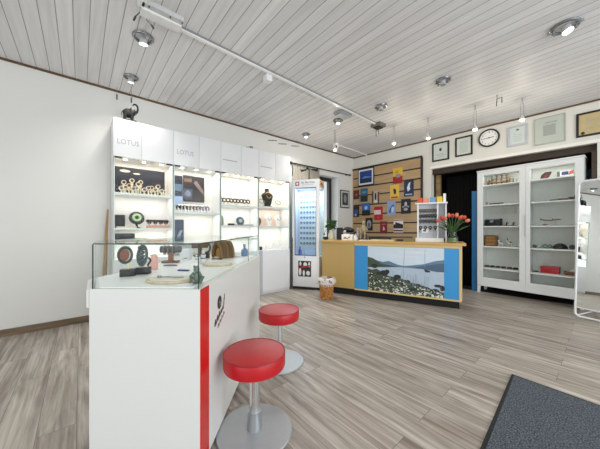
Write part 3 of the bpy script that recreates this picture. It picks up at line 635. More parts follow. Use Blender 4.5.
o = MB(); o.sph((0.05, 0.0, 0.06), (.1, .06, .055), 16); o.sph((0.1, 0.0, 0.05), (.07, .055, .045), 14)
o = o.build('black_bag', mat('1E1D1E', 0.6, bump=0.4), loc=K(0.24, 0.53, CT), rz=KA); o.location.z += .12; tag(o, 'soft black bag heaped behind the white box on the counter', 'bag')
o = MB().bb(-.05, .17, -.06, .075, 0, .12).build('black_case', mat('252326', 0.5), bevel=0.006, loc=K(0.24, 0.515, CT), rz=KA); tag(o, 'flat black case under the soft black bag', 'case')
t = thing('white_box', 'white cardboard box with brown print on the counter', 'box', K(0.285, 0.2, CT), KA)
MB().bb(0, .2, 0, .12, 0, .10).build('body', WHITE, t, bevel=0.004)
b = MB(); b.prism([(.03, .02), (.06, .06), (.1, .035), (.16, .07), (.16, .05), (.1, .02), (.06, .03)], (0, -0.001, 0), (1, 0, 0), (0, 0, 1), .0006); b.build('print', mat('7A5A48'), t, smooth=False)
b = MB(); b.bb(0.02, .12, .02, .1, .1, .112); b.build('lid_flap', mat('E6DDD0', 0.5), t)
o = MB(); o.lathe((0, 0, 0), [(.035, 0), (.04, .03), (.03, .06), (.018, .075), (.02, .095), (.0, .1)], 14)
o = o.build('white_jar', mat('D9D8D4', 0.35), loc=K(0.53, 0.22, CT)); tag(o, 'small white ceramic jar right of the white box', 'jar')
o = MB(); o.lathe((0, 0, 0), [(.05, 0), (.055, .02), (.035, .1), (.02, .16), (.028, .2), (.0, .22)], 14)
o = o.build('grey_vase', mat('A29CA2', 0.4), loc=K(0.52, 0.40, CT)); tag(o, 'grey mauve vase standing left of the seated figurine', 'vase')
# a seated pale figurine
t = thing('seated_figurine', 'pale stone figurine of a seated person on a dark base', 'figurine', K(0.64, 0.34, CT), KA)
b = MB(); b.lathe((0, 0, 0), [(.07, 0), (.075, .02), (.06, .07), (.045, .1), (0, .1)], 14); b.build('base', mat('4A3A28', 0.5), t)
SK = mat('9C9070', 0.5, noise=0.15)
b = MB(); b.sph((0, 0, .19), (.042, .032, .075), 14); b.sph((0, -.004, .3), (.028, .03, .036), 12); b.cyl((0, 0, .25), (0, 0, .28), .014)
for s in (-1, 1):
    b.tube([(s * .04, 0, .235), (s * .065, -.01, .19), (s * .04, -.045, .15)], .013, 8, taper=.009)
    b.tube([(s * .022, -.01, .13), (s * .04, -.075, .125), (s * .035, -.07, .05), (s * .035, -.09, .03)], .019, 8, taper=.011)
b.build('body', SK, t)
b = MB(); b.sph((0, .006, .314), (.03, .03, .03), 12); b.build('hair', mat('8A7A58', 0.6), t)
o = MB().bb(0, .34, 0, .22, 0, .05).build('black_tray', mat('211E1D', 0.5), bevel=0.006, loc=K(0.73, 0.32, CT), rz=KA); tag(o, 'low black tray behind the paper stack on the counter', 'tray')
o = MB().bb(0, .7, 0, .12, 0, .02).build('wood_strip', DKWOOD, loc=K(0.72, 0.34, CT + .05), rz=KA); tag(o, 'long dark strip lying on the low black tray', 'strip')
o = MB().bb(0, .17, 0, .12, 0, .012).build('white_note_pad', mat('E9E8E4', 0.5), loc=K(0.62, 0.14, CT), rz=KA); tag(o, 'flat white note pad on the counter before the figurine', 'note pad')
o = MB().bb(0, .36, 0, .2, 0, .022).build('paper_stack', mat('DDCCA0', 0.5), bevel=0.002, loc=K(0.81, 0.1, CT), rz=KA); tag(o, 'flat cream paper stack in the middle of the counter', 'paper')
o = MB().bb(0, .09, 0, .09, 0, .03).build('card_reader', mat('2E2A24', 0.4), bevel=0.005, loc=K(1.20, 0.2, CT), rz=KA); tag(o, 'small dark device left of the white earring rack', 'device')
# the white earring rack
t = thing('earring_rack', 'white cabinet shaped earring rack on the counter', 'earring rack', K(1.5, 0.2, CT), KA)
MB().bb(-0.02, 0.36, -0.03, 0.26, 0, 0.06).build('base', mat('E8E8E6', 0.4), t, bevel=0.006)
b = MB(); b.bb(0.0, 0.022, 0, 0.22, 0.06, 0.57); b.bb(0.268, 0.288, 0, 0.22, 0.06, 0.57); b.bb(0.375, 0.395, 0.08, 0.22, 0.0, 0.57); b.build('post', WHITEG, t, bevel=0.004)
MB().bb(-0.025, 0.405, -0.02, 0.24, 0.57, 0.592).build('top', WHITEG, t, bevel=0.004)
MB().bb(0.022, 0.268, 0.1, 0.115, 0.06, 0.57).build('back_panel', mat('C9CDD2', 0.4), t, smooth=False)
MB().bb(0.29, 0.375, 0.13, 0.14, 0.06, 0.57).build('side_panel', mat('9EA2A6', 0.4), t, smooth=False)
for z in (.14, .24, .34, .42, .5): MB().bb(0.022, 0.268, 0.06, 0.1, z - .004, z).build('bar', mat('E3E5E6', 0.4), t, smooth=False)
ek = [mat('5E5A3C', 0.5), mat('1E1C1A', 0.5), mat('3E352C', 0.5), mat('2E2C28', 0.5)]
ea = []
for m in ek:
    e = thing('earrings', '', 'earrings', (0, 0, -5), KA, '')
    b = MB(); b.ring((0, 0, .0), .017, .007, RX, 12, 6); b.sph((0, 0, -.026), (.011, .006, .014), 8); b.build('hoop', m, e); ea.append(e)
lab = ['olive hoop earrings on the top bar of the white rack', 'black hoop earrings on the second bar of the white rack', 'brown hoop earrings on the third bar of the white rack', 'dark grey hoop earrings on the fourth bar of the white rack']
for r, (z, nn) in enumerate(((.5, 6), (.42, 6), (.34, 6), (.24, 4))):
    for k in range(nn):
        p = K(1.5 + .045 + k * (.2 / (nn - 1)), 0.2 + .053, CT + z - .022)
        if k == 0: e = ea[r]; e.location = p; e['label'] = lab[r]; e['group'] = lab[r].split(' on the')[0] + ' on the rack'
        else: dup(ea[r], p)
b = MB(); b.bb(0, .09, 0, .01, 0, .06); b.bb(.02, .06, -.002, 0, .015, .04, mi=1); o = b.build('jewellery_card', [WHITE, mat('6A625A')], loc=K(1.56, 0.26, CT + .141), rz=KA, smooth=False); tag(o, 'white jewellery card on the lowest bar of the rack', 'card')
for k, (x, w, h, m, lab) in enumerate(((0.0, .07, .085, mat('E0562E', 0.5), 'orange red carton on top of the earring rack'), (0.085, .07, .075, mat('E89070', 0.5), 'salmon carton on top of the earring rack'), (0.17, .08, .085, mat('6E9CC8', 0.5), 'light blue carton on top of the earring rack'), (0.265, .075, .09, mat('E6C23A', 0.5), 'yellow carton on top of the earring rack'))):
    o = MB().bb(0, w, 0, .06, 0, h).build('small_carton', m, bevel=0.003, loc=K(1.5 + x, 0.27, CT + .592), rz=KA); tag(o, lab, 'carton')
o = MB().bb(0, .035, 0, .02, 0, .13).build('white_card', WHITE, loc=K(1.85, 0.27, CT + .592), rz=KA); tag(o, 'upright white card at the right end of the rack top', 'card')
# tulips in a glass vase
vp = K(1.965, 0.10, CT)
t = thing('flower_vase', 'rounded glass vase holding the red tulips', 'vase', vp)
MB().lathe((0, 0, 0), [(.05, 0), (.068, .03), (.066, .08), (.045, .13), (.05, .16), (.047, .16), (.042, .13), (.06, .08), (.06, .03), (.0, .012)], 20).build('body', glass_mat('vase_glass', 'DDE4DC', 2.0), t)
b = MB(); b.lathe((0, 0, 0), [(.055, .013), (.058, .03), (.056, .07), (0, .07)], 16); b.build('water', mat('B8BE9A', 0.2), t)
rr = random.Random(11)
tulip_dirs = [(-1.1, .05), (-.85, -.5), (-.55, .3), (-.3, -.65), (.0, .1), (.3, -.5), (.55, .25), (.85, -.35), (1.1, .1), (.7, .5), (-.75, .1)]
TUL = [mat('D2604C', 0.45, noise=0.2), mat('BC4A3C', 0.45, noise=0.2), mat('DB8560', 0.45, noise=0.2)]
tp = {}
for k, (dx, dy) in enumerate(tulip_dirs):
    q = k % 3
    base = thing('tulip', 'orange red tulip leaning out of the glass vase', 'flower', vp, KA, 'tulips in the glass vase')
    tip = Vector((dx * .14, dy * .12, .355 - .05 * abs(dx) + .02 * (k % 2)))
    b = MB(); b.tube([(dx * .01, dy * .01, .075), (dx * .03, dy * .03, .17), (dx * .08, dy * .07, .27), tip], .0045, 6); b.build('stem', LEAF, base)
    b = MB(); dirv = (tip - Vector((dx * .08, dy * .07, .27))).normalized(); Q = dirv.to_track_quat('Z', 'Y').to_matrix().to_4x4()
    b.lathe(tip, [(.004, -.006), (.02, .008), (.025, .026), (.02, .045), (.012, .056), (0, .05)], 9, M=Q); b.build('bloom', TUL[q], base)
    if True:
        b = MB(); m2 = Vector((dx * .16 + .03 * (k % 3 - 1), dy * .14, .24 + .025 * (k % 4)))
        d0 = Vector((dx * .03, dy * .03, .15)); sd = (m2 - d0).cross(Vector((0, 0, 1))).normalized() * .022
        pts = [d0, d0.lerp(m2, .5) + sd + Vector((0, 0, .02)), m2, d0.lerp(m2, .5) - sd + Vector((0, 0, .02))]
        vs = [b.bm.verts.new(p) for p in pts]; b.bm.faces.new(vs)
        ex = bmesh.ops.extrude_face_region(b.bm, geom=list(b.bm.faces)); bmesh.ops.translate(b.bm, verts=[v for v in ex['geom'] if isinstance(v, bmesh.types.BMVert)], vec=(0, 0, .003))
        b.build('leaf', LEAFD if k % 4 else LEAF, base)

# wicker basket before the counter
t = thing('wicker_basket', 'wicker waste basket with white patterned liner in front of the counter', 'basket', (1.135, -2.135, 0))
b = MB(); b.lathe((0, 0, 0), [(.085, 0.0), (.095, .1), (.108, .25), (.105, .25), (.09, .1), (.0, .015)], 28)
b.build('body', wicker_mat(), t)
b = MB()
for k in range(7): b.ring((0, 0, .02 + k * .035), .089 + .0028 * k, .007, None, 28, 6)
for k in range(18):
    a = k * 2 * PI / 18; b.tube([(.09 * math.cos(a), .09 * math.sin(a), .005), (.1 * math.cos(a), .1 * math.sin(a), .12), (.113 * math.cos(a), .113 * math.sin(a), .25)], .006, 6)
b.build('weave', wicker_mat(), t)
b = MB(); seg = 40; rings = []
for j, (r, z, am) in enumerate(((.104, .20, 0), (.118, .255, 0), (.146, .245, .006), (.152, .285, .007), (.135, .325, .006), (.11, .335, .004), (.1, .25, 0))):
    rings.append([b.bm.verts.new(((r + am * math.sin(5 * a + j)) * math.cos(a), (r + am * math.sin(7 * a)) * math.sin(a), z + am * math.sin(3 * a + 1))) for a in [2 * PI * k / seg for k in range(seg)]])
for a, c in zip(rings, rings[1:]):
    for k in range(seg): b.bm.faces.new((a[k], a[(k + 1) % seg], c[(k + 1) % seg], c[k]))
b.build('liner', speckle_mat('liner_print', 'D6CCC4', '857A7C', 15, .58), t)
b = MB(); b.ring((0, 0, .245), .118, .008, None, 28, 6); b.build('rim', mat('E0B088', 0.6), t)

# ------------------------------------------------------------------ slat wall and what hangs on it
t = thing('slatwall_panel', 'light wood slat wall panel with dark grooves and dark edges', 'slat wall', BW(0.005, -0.001, 0.3), WA)
SL = 1.64; TOP = 2.242
b = MB(); b.bb(0.012, SL - 0.012, -0.03, 0, 0, TOP - 0.02)
zz = [2.314, 2.106, 1.892, 1.668, 1.448, 1.232, 1.02, .8, .6, .4]
for z in zz: b.bb(0.012, SL - 0.012, -0.0306, -0.0300, z - 0.3 - .014, z - 0.3 + .014, mi=1)
b.build('board', [OAKS, mat('1D1712', 0.6)], t, smooth=False)
b = MB(); b.bb(0, SL, -0.045, 0, TOP - 0.022, TOP + 0.012); b.bb(SL - 0.02, SL + 0.012, -0.045, 0, 0, TOP - 0.022); b.build('edge_trim', mat('1B1714', 0.5), t, smooth=False)
MB().bb(0, 0.02, -0.034, 0, 0, TOP - .022).build('end_strip', mat('BFA276', .5), t, smooth=False)
def poster(label, x0, x1, z0, z1, base, designs, cat='poster', name='poster'):
    return panel(name, label, cat, x0, x1, z0, z1, -0.0405, designs, base, None, 0.006, BW, WA)
c = mat
t = thing('framed_picture', 'framed picture of a blue night sea at the top of the slat wall', 'picture', BW(0.162, -0.046, 2.117), WA)
MB().bb(0, .43, 0, .012, 0, .40).build('frame', c('262228'), t, bevel=.003)
MB().bb(.022, .408, -.002, 0, .022, .378).build('mount', c('D9DCE4'), t, smooth=False)
b = MB(); b.bb(.055, .375, -.004, -.002, .06, .34); b.prism(rect(.055, .06, .375, .17), (0, -.0045, 0), (1, 0, 0), (0, 0, 1), .0004, mi=1); b.prism([(.1, .17), (.2, .22), (.3, .2), (.375, .18), (.375, .17)], (0, -.0048, 0), (1, 0, 0), (0, 0, 1), .0004, mi=2)
b.build('print', [c('1E3E86'), c('14244E'), c('5C86C8')], t, smooth=False)
poster('yellow and red poster near the top right of the slat wall', 1.047, 1.256, 2.065, 2.394, c('DDB63A'), [(rect(0, 0, 1, .46), c('9A1E22')), (ell(.55, .5, .3, .12), c('8E8C94')), (ell(.4, .75, .2, .1), c('C49A28'))])
poster('yellow poster with a black figure shape and red foot', .978, 1.181, 1.746, 2.047, c('E2BC4A'), [(ell(.55, .5, .14, .2), c('241C14')), (ell(.45, .62, .08, .12), c('241C14')), (rect(.12, .04, .88, .16), c('B23A26'))])
poster('navy poster with a white bird shape at the right of the slat wall', 1.288, 1.485, 1.771, 2.092, c('1E2C50'), [([(.4, .3), (.3, .55), (.5, .85), (.68, .9), (.6, .6), (.66, .45)], c('D9DEE4')), (rect(.15, .08, .85, .16), c('9FB0CC'))])
poster('dark red poster at the left edge of the slat wall', .03, .19, 1.724, 2.033, c('5C2A26'), [(rect(0, 0, 1, .3), c('A8A49A')), (ell(.5, .65, .2, .12), c('9A5A50'))])
poster('blue poster with dark green lower half, beside the dark red one', .232, .422, 1.742, 2.055, c('2E6088'), [(rect(0, 0, 1, .45), c('1E2A22')), (ell(.5, .7, .35, .1), c('5C8CAA'))])
poster('white and brown poster with a dark silhouette below the framed picture', .54, .716, 1.685, 1.963, c('B8ACA4'), [(rect(0, 0, .2, 1), c('3A2420')), (rect(.8, 0, 1, .9), c('5C2420')), (ell(.5, .55, .12, .3), c('2A2220')), (ell(.5, .15, .3, .08), c('E0D8D0'))])
poster('black poster with a white crest shape at the right', 1.224, 1.424, 1.418, 1.722, c('17161A'), [(ell(.5, .65, .14, .16), c('B9B9BC')), ([(.1, .5), (.5, .6), (.9, .5), (.8, .4), (.5, .5), (.2, .4)], c('8E8E94')), (ell(.5, .3, .22, .1), c('A4A4AA'))])
poster('pale blue poster with a curved dark shape', .909, 1.103, 1.4, 1.704, c('8CA2C8'), [([(.2, .2), (.35, .5), (.7, .75), (.85, .7), (.5, .4), (.4, .15)], c('36486E')), (ell(.65, .4, .15, .2), c('C2CEE2'))])
poster('dark navy poster with blue swirl at the left of the slat wall', .03, .19, 1.388, 1.652, c('251E2E'), [(ell(.5, .5, .35, .22), c('2E4A9E')), (ell(.4, .2, .2, .12), c('8CA0CC'))])
poster('bright blue and black poster second from the left', .273, .488, 1.413, 1.706, c('15161C'), [(rect(0, .42, 1, 1), c('2E66B8')), (ell(.5, .62, .2, .16), c('9CC4EC'))])
poster('red poster with a white title block in the middle', .591, .801, 1.3, 1.603, c('B0161E'), [(rect(.0, .42, .8, .75), c('E0CCD2')), (ell(.5, .2, .1, .06), c('E04A44'))])
poster('grey emblem on a black poster above the figurine', .368, .552, 1.066, 1.358, c('1C1B20'), [(ell(.5, .5, .32, .32), c('9A9CA6')), (ell(.5, .45, .18, .2), c('5C6070'))])
poster('dark crimson poster low on the slat wall', .741, .909, 1.001, 1.268, c('7E1A24'), [([(.4, .25), (.45, .6), (.6, .5), (.7, .3)], c('D9B9B4')), (ell(.5, .75, .3, .06), c('B0505A'))])
poster('black and white poster with red lettering bands low on the right', 1.058, 1.267, 1.027, 1.305, c('E4DAD8'), [(rect(0, .3, 1, .62), c('211A1C')), (rect(0, .08, 1, .2), c('6A2A34')), ([(.2, .62), (.2, .8), (.9, .62)], c('17161A')), (rect(.0, .9, 1, .97), c('A03A40'))])
# small picture on the left wall beside the window
t = thing('framed_photo', 'small black framed grey photo on the left wall beside the window', 'picture', (0.016, -0.496, 1.595), PI / 2)
MB().bb(0, .325, 0, .015, 0, .42).build('frame', BLACK, t, bevel=.003)
MB().bb(.022, .303, -.002, 0, .022, .398).build('mount', c('C9CBC8'), t, smooth=False)
b = MB(); b.bb(.06, .265, -.004, -.002, .07, .36); b.prism(ell(.16, .22, .05, .1), (0, -.0046, 0), (1, 0, 0), (0, 0, 1), .0004, mi=1); b.build('print', [c('3A3C3C'), c('96999A')], t, smooth=False)

# ------------------------------------------------------------------ frames and clock above the niche
def certificate(label, x0, x1, z0, z1, fm, fw, mount, lines, seal, v=-0.02, mats=None):
    t = thing('framed_certificate', label, 'certificate', BW(x0, v, z0), WA)
    w, h = x1 - x0, z1 - z0
    b = MB(); b.bb(0, w, 0, .018, 0, fw); b.bb(0, w, 0, .018, h - fw, h); b.bb(0, fw, 0, .018, fw, h - fw); b.bb(w - fw, w, 0, .018, fw, h - fw); b.build('frame', fm, t, bevel=.002)
    MB().bb(fw, w - fw, .006, .012, fw, h - fw).build('sheet', mount, t, smooth=False)
    b = MB()
    for (a, cc, d, e) in lines: b.prism(rect(a * w, cc * h, d * w, e * h), (0, .0055, 0), (1, 0, 0), (0, 0, 1), .0004)
    if seal: b.prism(ell(seal[0] * w, seal[1] * h, seal[2], seal[2] * seal[3]), (0, .0055, 0), (1, 0, 0), (0, 0, 1), .0004, mi=1)
    b.build('print', [c('A9A9A6'), c('2A2A2C')], t, smooth=False)
    MB().bb(fw * .5, w - fw * .5, .002, .004, fw * .5, h - fw * .5).build('glazing', GLASS, t, smooth=False)
    return t
PAPER = c('D6D6D2', .5)
certificate('black framed certificate with a small dark emblem, left of the row above the niche', 1.83, 2.127, 2.39, 2.745, BLACK, .028, PAPER, [(.3, .35, .7, .37), (.25, .3, .75, .32), (.3, .2, .7, .22)], (.5, .6, .022, 1.4))
certificate('black framed text certificate, second in the row above the niche', 2.226, 2.497, 2.405, 2.752, BLACK, .028, PAPER, [(.25, .2 + .06 * k, .75, .215 + .06 * k) for k in range(10)], None)
certificate('silver framed certificate right of the clock with a dark seal on top', 2.977, 3.225, 2.414, 2.733, c('B9BCC4', .4), .03, c('DADCDC', .5), [(.3, .25 + .1 * k, .7, .265 + .1 * k) for k in range(4)], (.5, .78, .018, .7))
certificate('large pale glass framed certificate near the right end of the row', 3.294, 3.627, 2.362, 2.762, c('A9AEA4', .3), .014, c('C6C8C0', .5), [(.3, .3, .7, .7), (.35, .75, .75, .8)], None)
t = certificate('black framed yellow certificate at the right edge of the photo', 3.73, 4.15, 2.37, 2.70, BLACK, .026, c('CDB284', .5, noise=.15, scale=8), [(.2, .3, .7, .33), (.2, .5, .8, .52), (.2, .62, .6, .65)], (.15, .15, .02, 1))
# clock
t = thing('wall_clock', 'round black rimmed wall clock above the niche', 'clock', BW(2.73, -0.002, 2.628), WA)
CR = .148
b = MB(); b.lathe((0, 0, 0), [(CR - .02, 0), (CR, .006), (CR, .026), (CR - .01, .034), (CR - .022, .028), (CR - .022, .012), (0, .012)], 40, M=RX); b.build('rim', BLACK, t)
MB().cyl((0, -.016, 0), (0, -.012, 0), CR - .02, seg=40).build('face', c('EFEFEC', .4), t)
for k in range(1, 13):
    a = PI / 2 - k * PI / 6
    text('numeral', str(k), .034, BLACK, t, (.1 * math.cos(a), -.0168, .1 * math.sin(a) - .012), align='CENTER')
b = MB(); b.box((.03, -.019, .003), (.085, .002, .009), 0); b.build('hour_hand', BLACK, t, smooth=False)
b = MB(); b.box((-.04, -.021, -.003), (.115, .002, .006), 0); b.build('minute_hand', BLACK, t, smooth=False)
MB().cyl((0, -.024, 0), (0, -.016, 0), .008).build('hub', BLACK, t)

# ------------------------------------------------------------------ the niche: curtain and blue panel
b = MB(); n = 46; A = []; Bv = []
for i in range(n + 1):
    x = 0.12 + 0.56 * i / n; y = 0.02 * math.sin(i * 1.5)
    A.append(b.bm.verts.new((x, y, 0.01))); Bv.append(b.bm.verts.new((x, y, 2.15)))
for i in range(n): b.bm.faces.new((A[i], A[i + 1], Bv[i + 1], Bv[i]))
o = b.build('niche_curtain', c('060606', 1.0), loc=BW(NX0, 0.5, 0), rz=WA); sm = o.modifiers.new('thick', 'SOLIDIFY'); sm.thickness = .004
tag(o, 'black curtain closing the dark opening behind the tulips', 'curtain')
o = MB().bb(0, .075, 0, .02, 0, 1.78).build('blue_board', c('2F78B0', .5), loc=BW(2.445, 0.16, 0.0), rz=WA); tag(o, 'narrow blue board in the dark opening left of the white glass cabinet', 'board')
o = MB().bb(0, .16, 0, .02, 0, 2.0).build('blue_banner', c('2A4E74', .5), loc=BW(3.76, 0.5, 0.0), rz=WA); tag(o, 'dark blue banner behind the right end of the white glass cabinet', 'banner')

# ------------------------------------------------------------------ the white glass cabinet
RA = math.atan2(-.068, .998); RC = Frame(2.562, .195, RA); RW, RH, RD = 1.262, 2.11, .36
RC = Frame(RC.o[0] + RD * 0 * RC.s, RC.o[1], RA)
t = thing('glass_cabinet', 'wide white cabinet with two glass doors and six levels of shelves', 'cabinet', RC(-.02, 0, 0), RA)
WC = c('E4E7E6', .35, noise=.01)
b = MB(); b.bb(0, .03, .02, RD, .14, RH - .02); b.bb(RW - .03, RW, .02, RD, .14, RH - .02); b.bb(.03, RW - .03, .02, RD, .14, .2); b.bb(.03, RW - .03, .02, RD, RH - .05, RH - .02); b.bb(.62, .66, .03, RD - .02, .2, RH - .05); b.build('carcass', WC, t, smooth=False)
MB().bb(.03, RW - .03, RD - .012, RD, .2, RH - .05).build('back_panel', c('E8EBE4', .5), t, smooth=False)
MB().bb(-.008, RW + .008, -.008, RD, RH - .02, RH).build('top', WC, t, bevel=.003)
MB().bb(0, RW, .0, .02, .12, .215).build('apron', WC, t, smooth=False)
for x in (0, RW - .045):
    for y in (.0, RD - .045):
        b = MB(); s = 1 if x == 0 else -1; b.prism([(0, .14), (.045, .14), (.032 if s > 0 else .045, 0), (0 if s > 0 else .013, 0)], (x, y + .04, 0), (1, 0, 0), (0, 0, 1), .04); b.build('leg', WC, t, smooth=False)
for x0, x1 in ((.0, .652), (.655, RW)):
    d = MB(); sl, sr = (.085, .075) if x0 == 0 else (.05, .083)
    d.bb(x0, x0 + sl, -.004, .018, .215, RH - .025); d.bb(x1 - sr, x1, -.004, .018, .215, RH - .025); d.bb(x0 + sl, x1 - sr, -.004, .018, RH - .09, RH - .025); d.bb(x0 + sl, x1 - sr, -.004, .018, .215, .27)
    d = d.build('door', WC, t, smooth=False)
    MB().bb(x0 + sl, x1 - sr, .004, .009, .27, RH - .09).build('pane', GLASSD, d, smooth=False)
    if x0 == 0:
        b = MB(); b.bb(x1 - .012, x1 - .002, -.018, -.004, .98, 1.31); b.build('handle', c('C9CCCC', .3, .5), d, bevel=.002)
SZ = (1.855, 1.515, 1.15, .805, .43)
for z in SZ:
    for x0, x1 in ((.03, .62), (.66, RW - .03)): MB().bb(x0, x1, .03, RD - .013, z - .018, z).build('shelf', c('F2F3F0', .35, noise=.01), t, smooth=False)
for x in (.33, .95):
    L = bpy.data.lights.new('cabinet_lamp', 'AREA'); L.shape = 'RECTANGLE'; L.size = .5; L.size_y = .04; L.energy = 1.3; L.color = (1, .96, .88)
    lo = bpy.data.objects.new('cabinet_lamp', L); C.objects.link(lo); lo.parent = t; lo.location = (x, .06, RH - .055)
R = lambda u, v, z: RC(u, v, z + .0005)
t = thing('display_rack', 'brown wooden rack with four posts on the top left shelf of the glass cabinet', 'rack', R(.06, .2, SZ[0]), RA)
b = MB(); b.bb(0, .32, 0, .08, 0, .012); b.bb(0, .32, .06, .08, .05, .065); b.bb(0, .32, .0, .02, .05, .065); b.bb(0, .32, .03, .05, .1, .112); b.bb(0, .02, 0, .08, 0, .11); b.bb(.3, .32, 0, .08, 0, .11); b.build('frame', BROWNW, t, smooth=False)
for x in (.06, .13, .2, .27): b = MB(); b.cyl((x, .04, .012), (x, .04, .16), .012, .008, 8); b.sph((x, .04, .165), .014, 8); b.build('post', c('5C4A34'), t)
for u, h, m, lab in ((.395, .07, c('9A948A'), 'tiny grey figurine beside the wooden rack on the top shelf'), (.43, .1, c('5C564C'), 'tiny dark figurine beside the wooden rack on the top shelf'), (.475, .08, c('7C766A'), 'tiny brown figurine at the right end of the top left shelf')):
    o = MB(); o.lathe((0, 0, 0), [(.012, 0), (.014, .01), (.008, h * .4), (.012, h * .65), (.006, h * .75), (.01, h * .88), (0, h)], 10); o = o.build('small_figurine', m, loc=R(u, .2, SZ[0])); tag(o, lab, 'figurine')
o = MB(); o.lathe((0, 0, 0), [(.012, 0), (.016, .02), (.01, .05), (.004, .06), (0, .07)], 10); o = o.build('perfume_bottle', c('B08A78', .3), loc=R(.06, .2, SZ[1])); tag(o, 'tiny pinkish bottle at the left of the second shelf', 'bottle')
pr = None
for k in range(5):
    p = R(.115 + k * .04, .2, SZ[1])
    if pr is None:
        pr = MB(); pr.ring((0, 0, .018), .017, .008, Matrix.Rotation(.9, 4, 'X'), 12, 6); pr.bb(-.018, .018, -.018, .018, 0, .008); pr = pr.build('bracelet', c('26262A', .3), loc=p); tag(pr, 'small black bracelet in the row on the second left shelf', 'bracelet', 'black bracelets on the second shelf')
    else: dup(pr, p)
pr = None
for k in range(5):
    p = R(.33 + k * .045, .2, SZ[1])
    if pr is None:
        pr = MB(); pr.ring((0, 0, .010), .019, .005, None, 12, 6); pr.bb(-.02, .02, -.02, .02, 0, .006); pr = pr.build('bracelet', c('7A7C7C', .3, .5), loc=p); tag(pr, 'small grey metal bracelet in the row on the second left shelf', 'bracelet', 'grey bracelets on the second shelf')
    else: dup(pr, p)
pr = None
for k in range(9):                           # fine chains hung on the back of the third compartment
    p = R(.07 + k * .045, RD - .03, 1.4)
    if pr is None:
        pr = MB(); pr.tube([(-.012, 0, .06), (-.006, 0, -.03), (0, 0, -.045), (.006, 0, -.03), (.012, 0, .06)], .003, 6); pr = pr.build('hanging_chain', c('E6E0CC', .3), loc=p, rz=RA); tag(pr, 'fine pale chain hanging at the back of the third left compartment', 'chain', 'pale chains in the glass cabinet')
    else: dup(pr, p)
t = thing('black_box', 'black box with a lid on the third left shelf of the glass cabinet', 'box', R(.04, .18, SZ[2]), RA)
MB().bb(0, .19, 0, .1, 0, .1).build('body', c('18181A', .35), t, bevel=.003); MB().bb(-.003, .193, -.003, .103, .1, .118).build('lid', c('222224', .35), t, bevel=.002)
b = MB(); b.bb(.07, .12, -.006, 0, .06, .11); b.build('clasp', GREY, t, smooth=False)
o = MB().bb(0, .03, 0, .04, 0, .13).build('black_block', BLACK, bevel=.003, loc=R(.245, .2, SZ[2]), rz=RA); tag(o, 'slim upright black block beside the black lidded box', 'block')
for u, lab in ((.34, 'small black ring stand on the third left shelf, left one'), (.43, 'small black ring stand on the third left shelf, right one')):
    t = thing('ring_stand', lab, 'ring stand', R(u, .2, SZ[2]), RA); MB().bb(-.03, .05, -.02, .02, 0, .012).build('base', BLACK, t); b = MB(); b.cyl((0, 0, .01), (0, 0, .055), .011, .007, 10); b.ring((0.01, 0, .05), .014, .004, RX, 10, 6); b.build('post', BLACK, t)
t = thing('wooden_box', 'brown wooden box with drawers on the fourth left shelf', 'box', R(.035, .18, SZ[3]), RA)
MB().bb(0, .165, 0, .12, 0, .185).build('body', BROWNW, t, bevel=.003)
for z in (.03, .09, .145): b = MB(); b.bb(.015, .15, -.005, 0, z - .02, z + .022); d = b.build('drawer', c('A87848', .4), t, smooth=False); MB().sph((.08, -.008, z), .006, 8).build('knob', GOLD, d)
for u, lab in ((.26, 'white and black animal figurine, left one on the fourth shelf'), (.39, 'white and black animal figurine, right one on the fourth shelf')):
    t = thing('animal_figurine', lab, 'figurine', R(u, .2, SZ[3]), RA)
    b = MB(); b.sph((0, 0, .055), (.036, .02, .022), 10); b.sph((-.03, 0, .095), (.016, .014, .018), 8); b.tube([(-.022, 0, .06), (-.03, 0, .09)], .012, 8)
    for x in (-.022, .022):
        for y in (-.01, .01): b.cyl((x, y, 0), (x, y, .05), .007, .008, 8)
    b.tube([(.033, 0, .06), (.05, 0, .1)], .004, 6); b.build('body', c('D9D8D2', .4), t)
    b = MB(); b.sph((.008, 0, .066), (.022, .019, .016), 8); b.tube([(-.034, .008, .108), (-.04, .012, .135)], .004, 6); b.tube([(-.034, -.008, .108), (-.04, -.012, .135)], .004, 6); b.build('marking', c('2C2C2C'), t)
for k, (u, m, lab) in enumerate(((.06, c('4A4A48'), 'dark grey bead bracelet at the left of the fifth shelf'), (.14, c('3C3430'), 'dark brown bead bracelet second on the fifth left shelf'), (.22, c('55524C'), 'grey brown bead bracelet third on the fifth left shelf'), (.30, c('3A3A3C'), 'black bead bracelet fourth on the fifth left shelf'), (.38, c('6A3A38'), 'wine red bead bracelet on the fifth left shelf'), (.46, c('2E2A28'), 'blackish bead bracelet at the right of the fifth left shelf'))):
    b = MB()
    for q in range(10): a = q * PI / 5; b.sph((.028 * math.cos(a), .028 * math.sin(a), .011 + .012 * (1 + math.sin(a)) * .5), .0105, 6)
    b.bb(-.032, .032, -.03, .03, 0, .004); o = b.build('bead_bracelet', m, loc=R(u, .2, SZ[4])); tag(o, lab, 'bracelet')
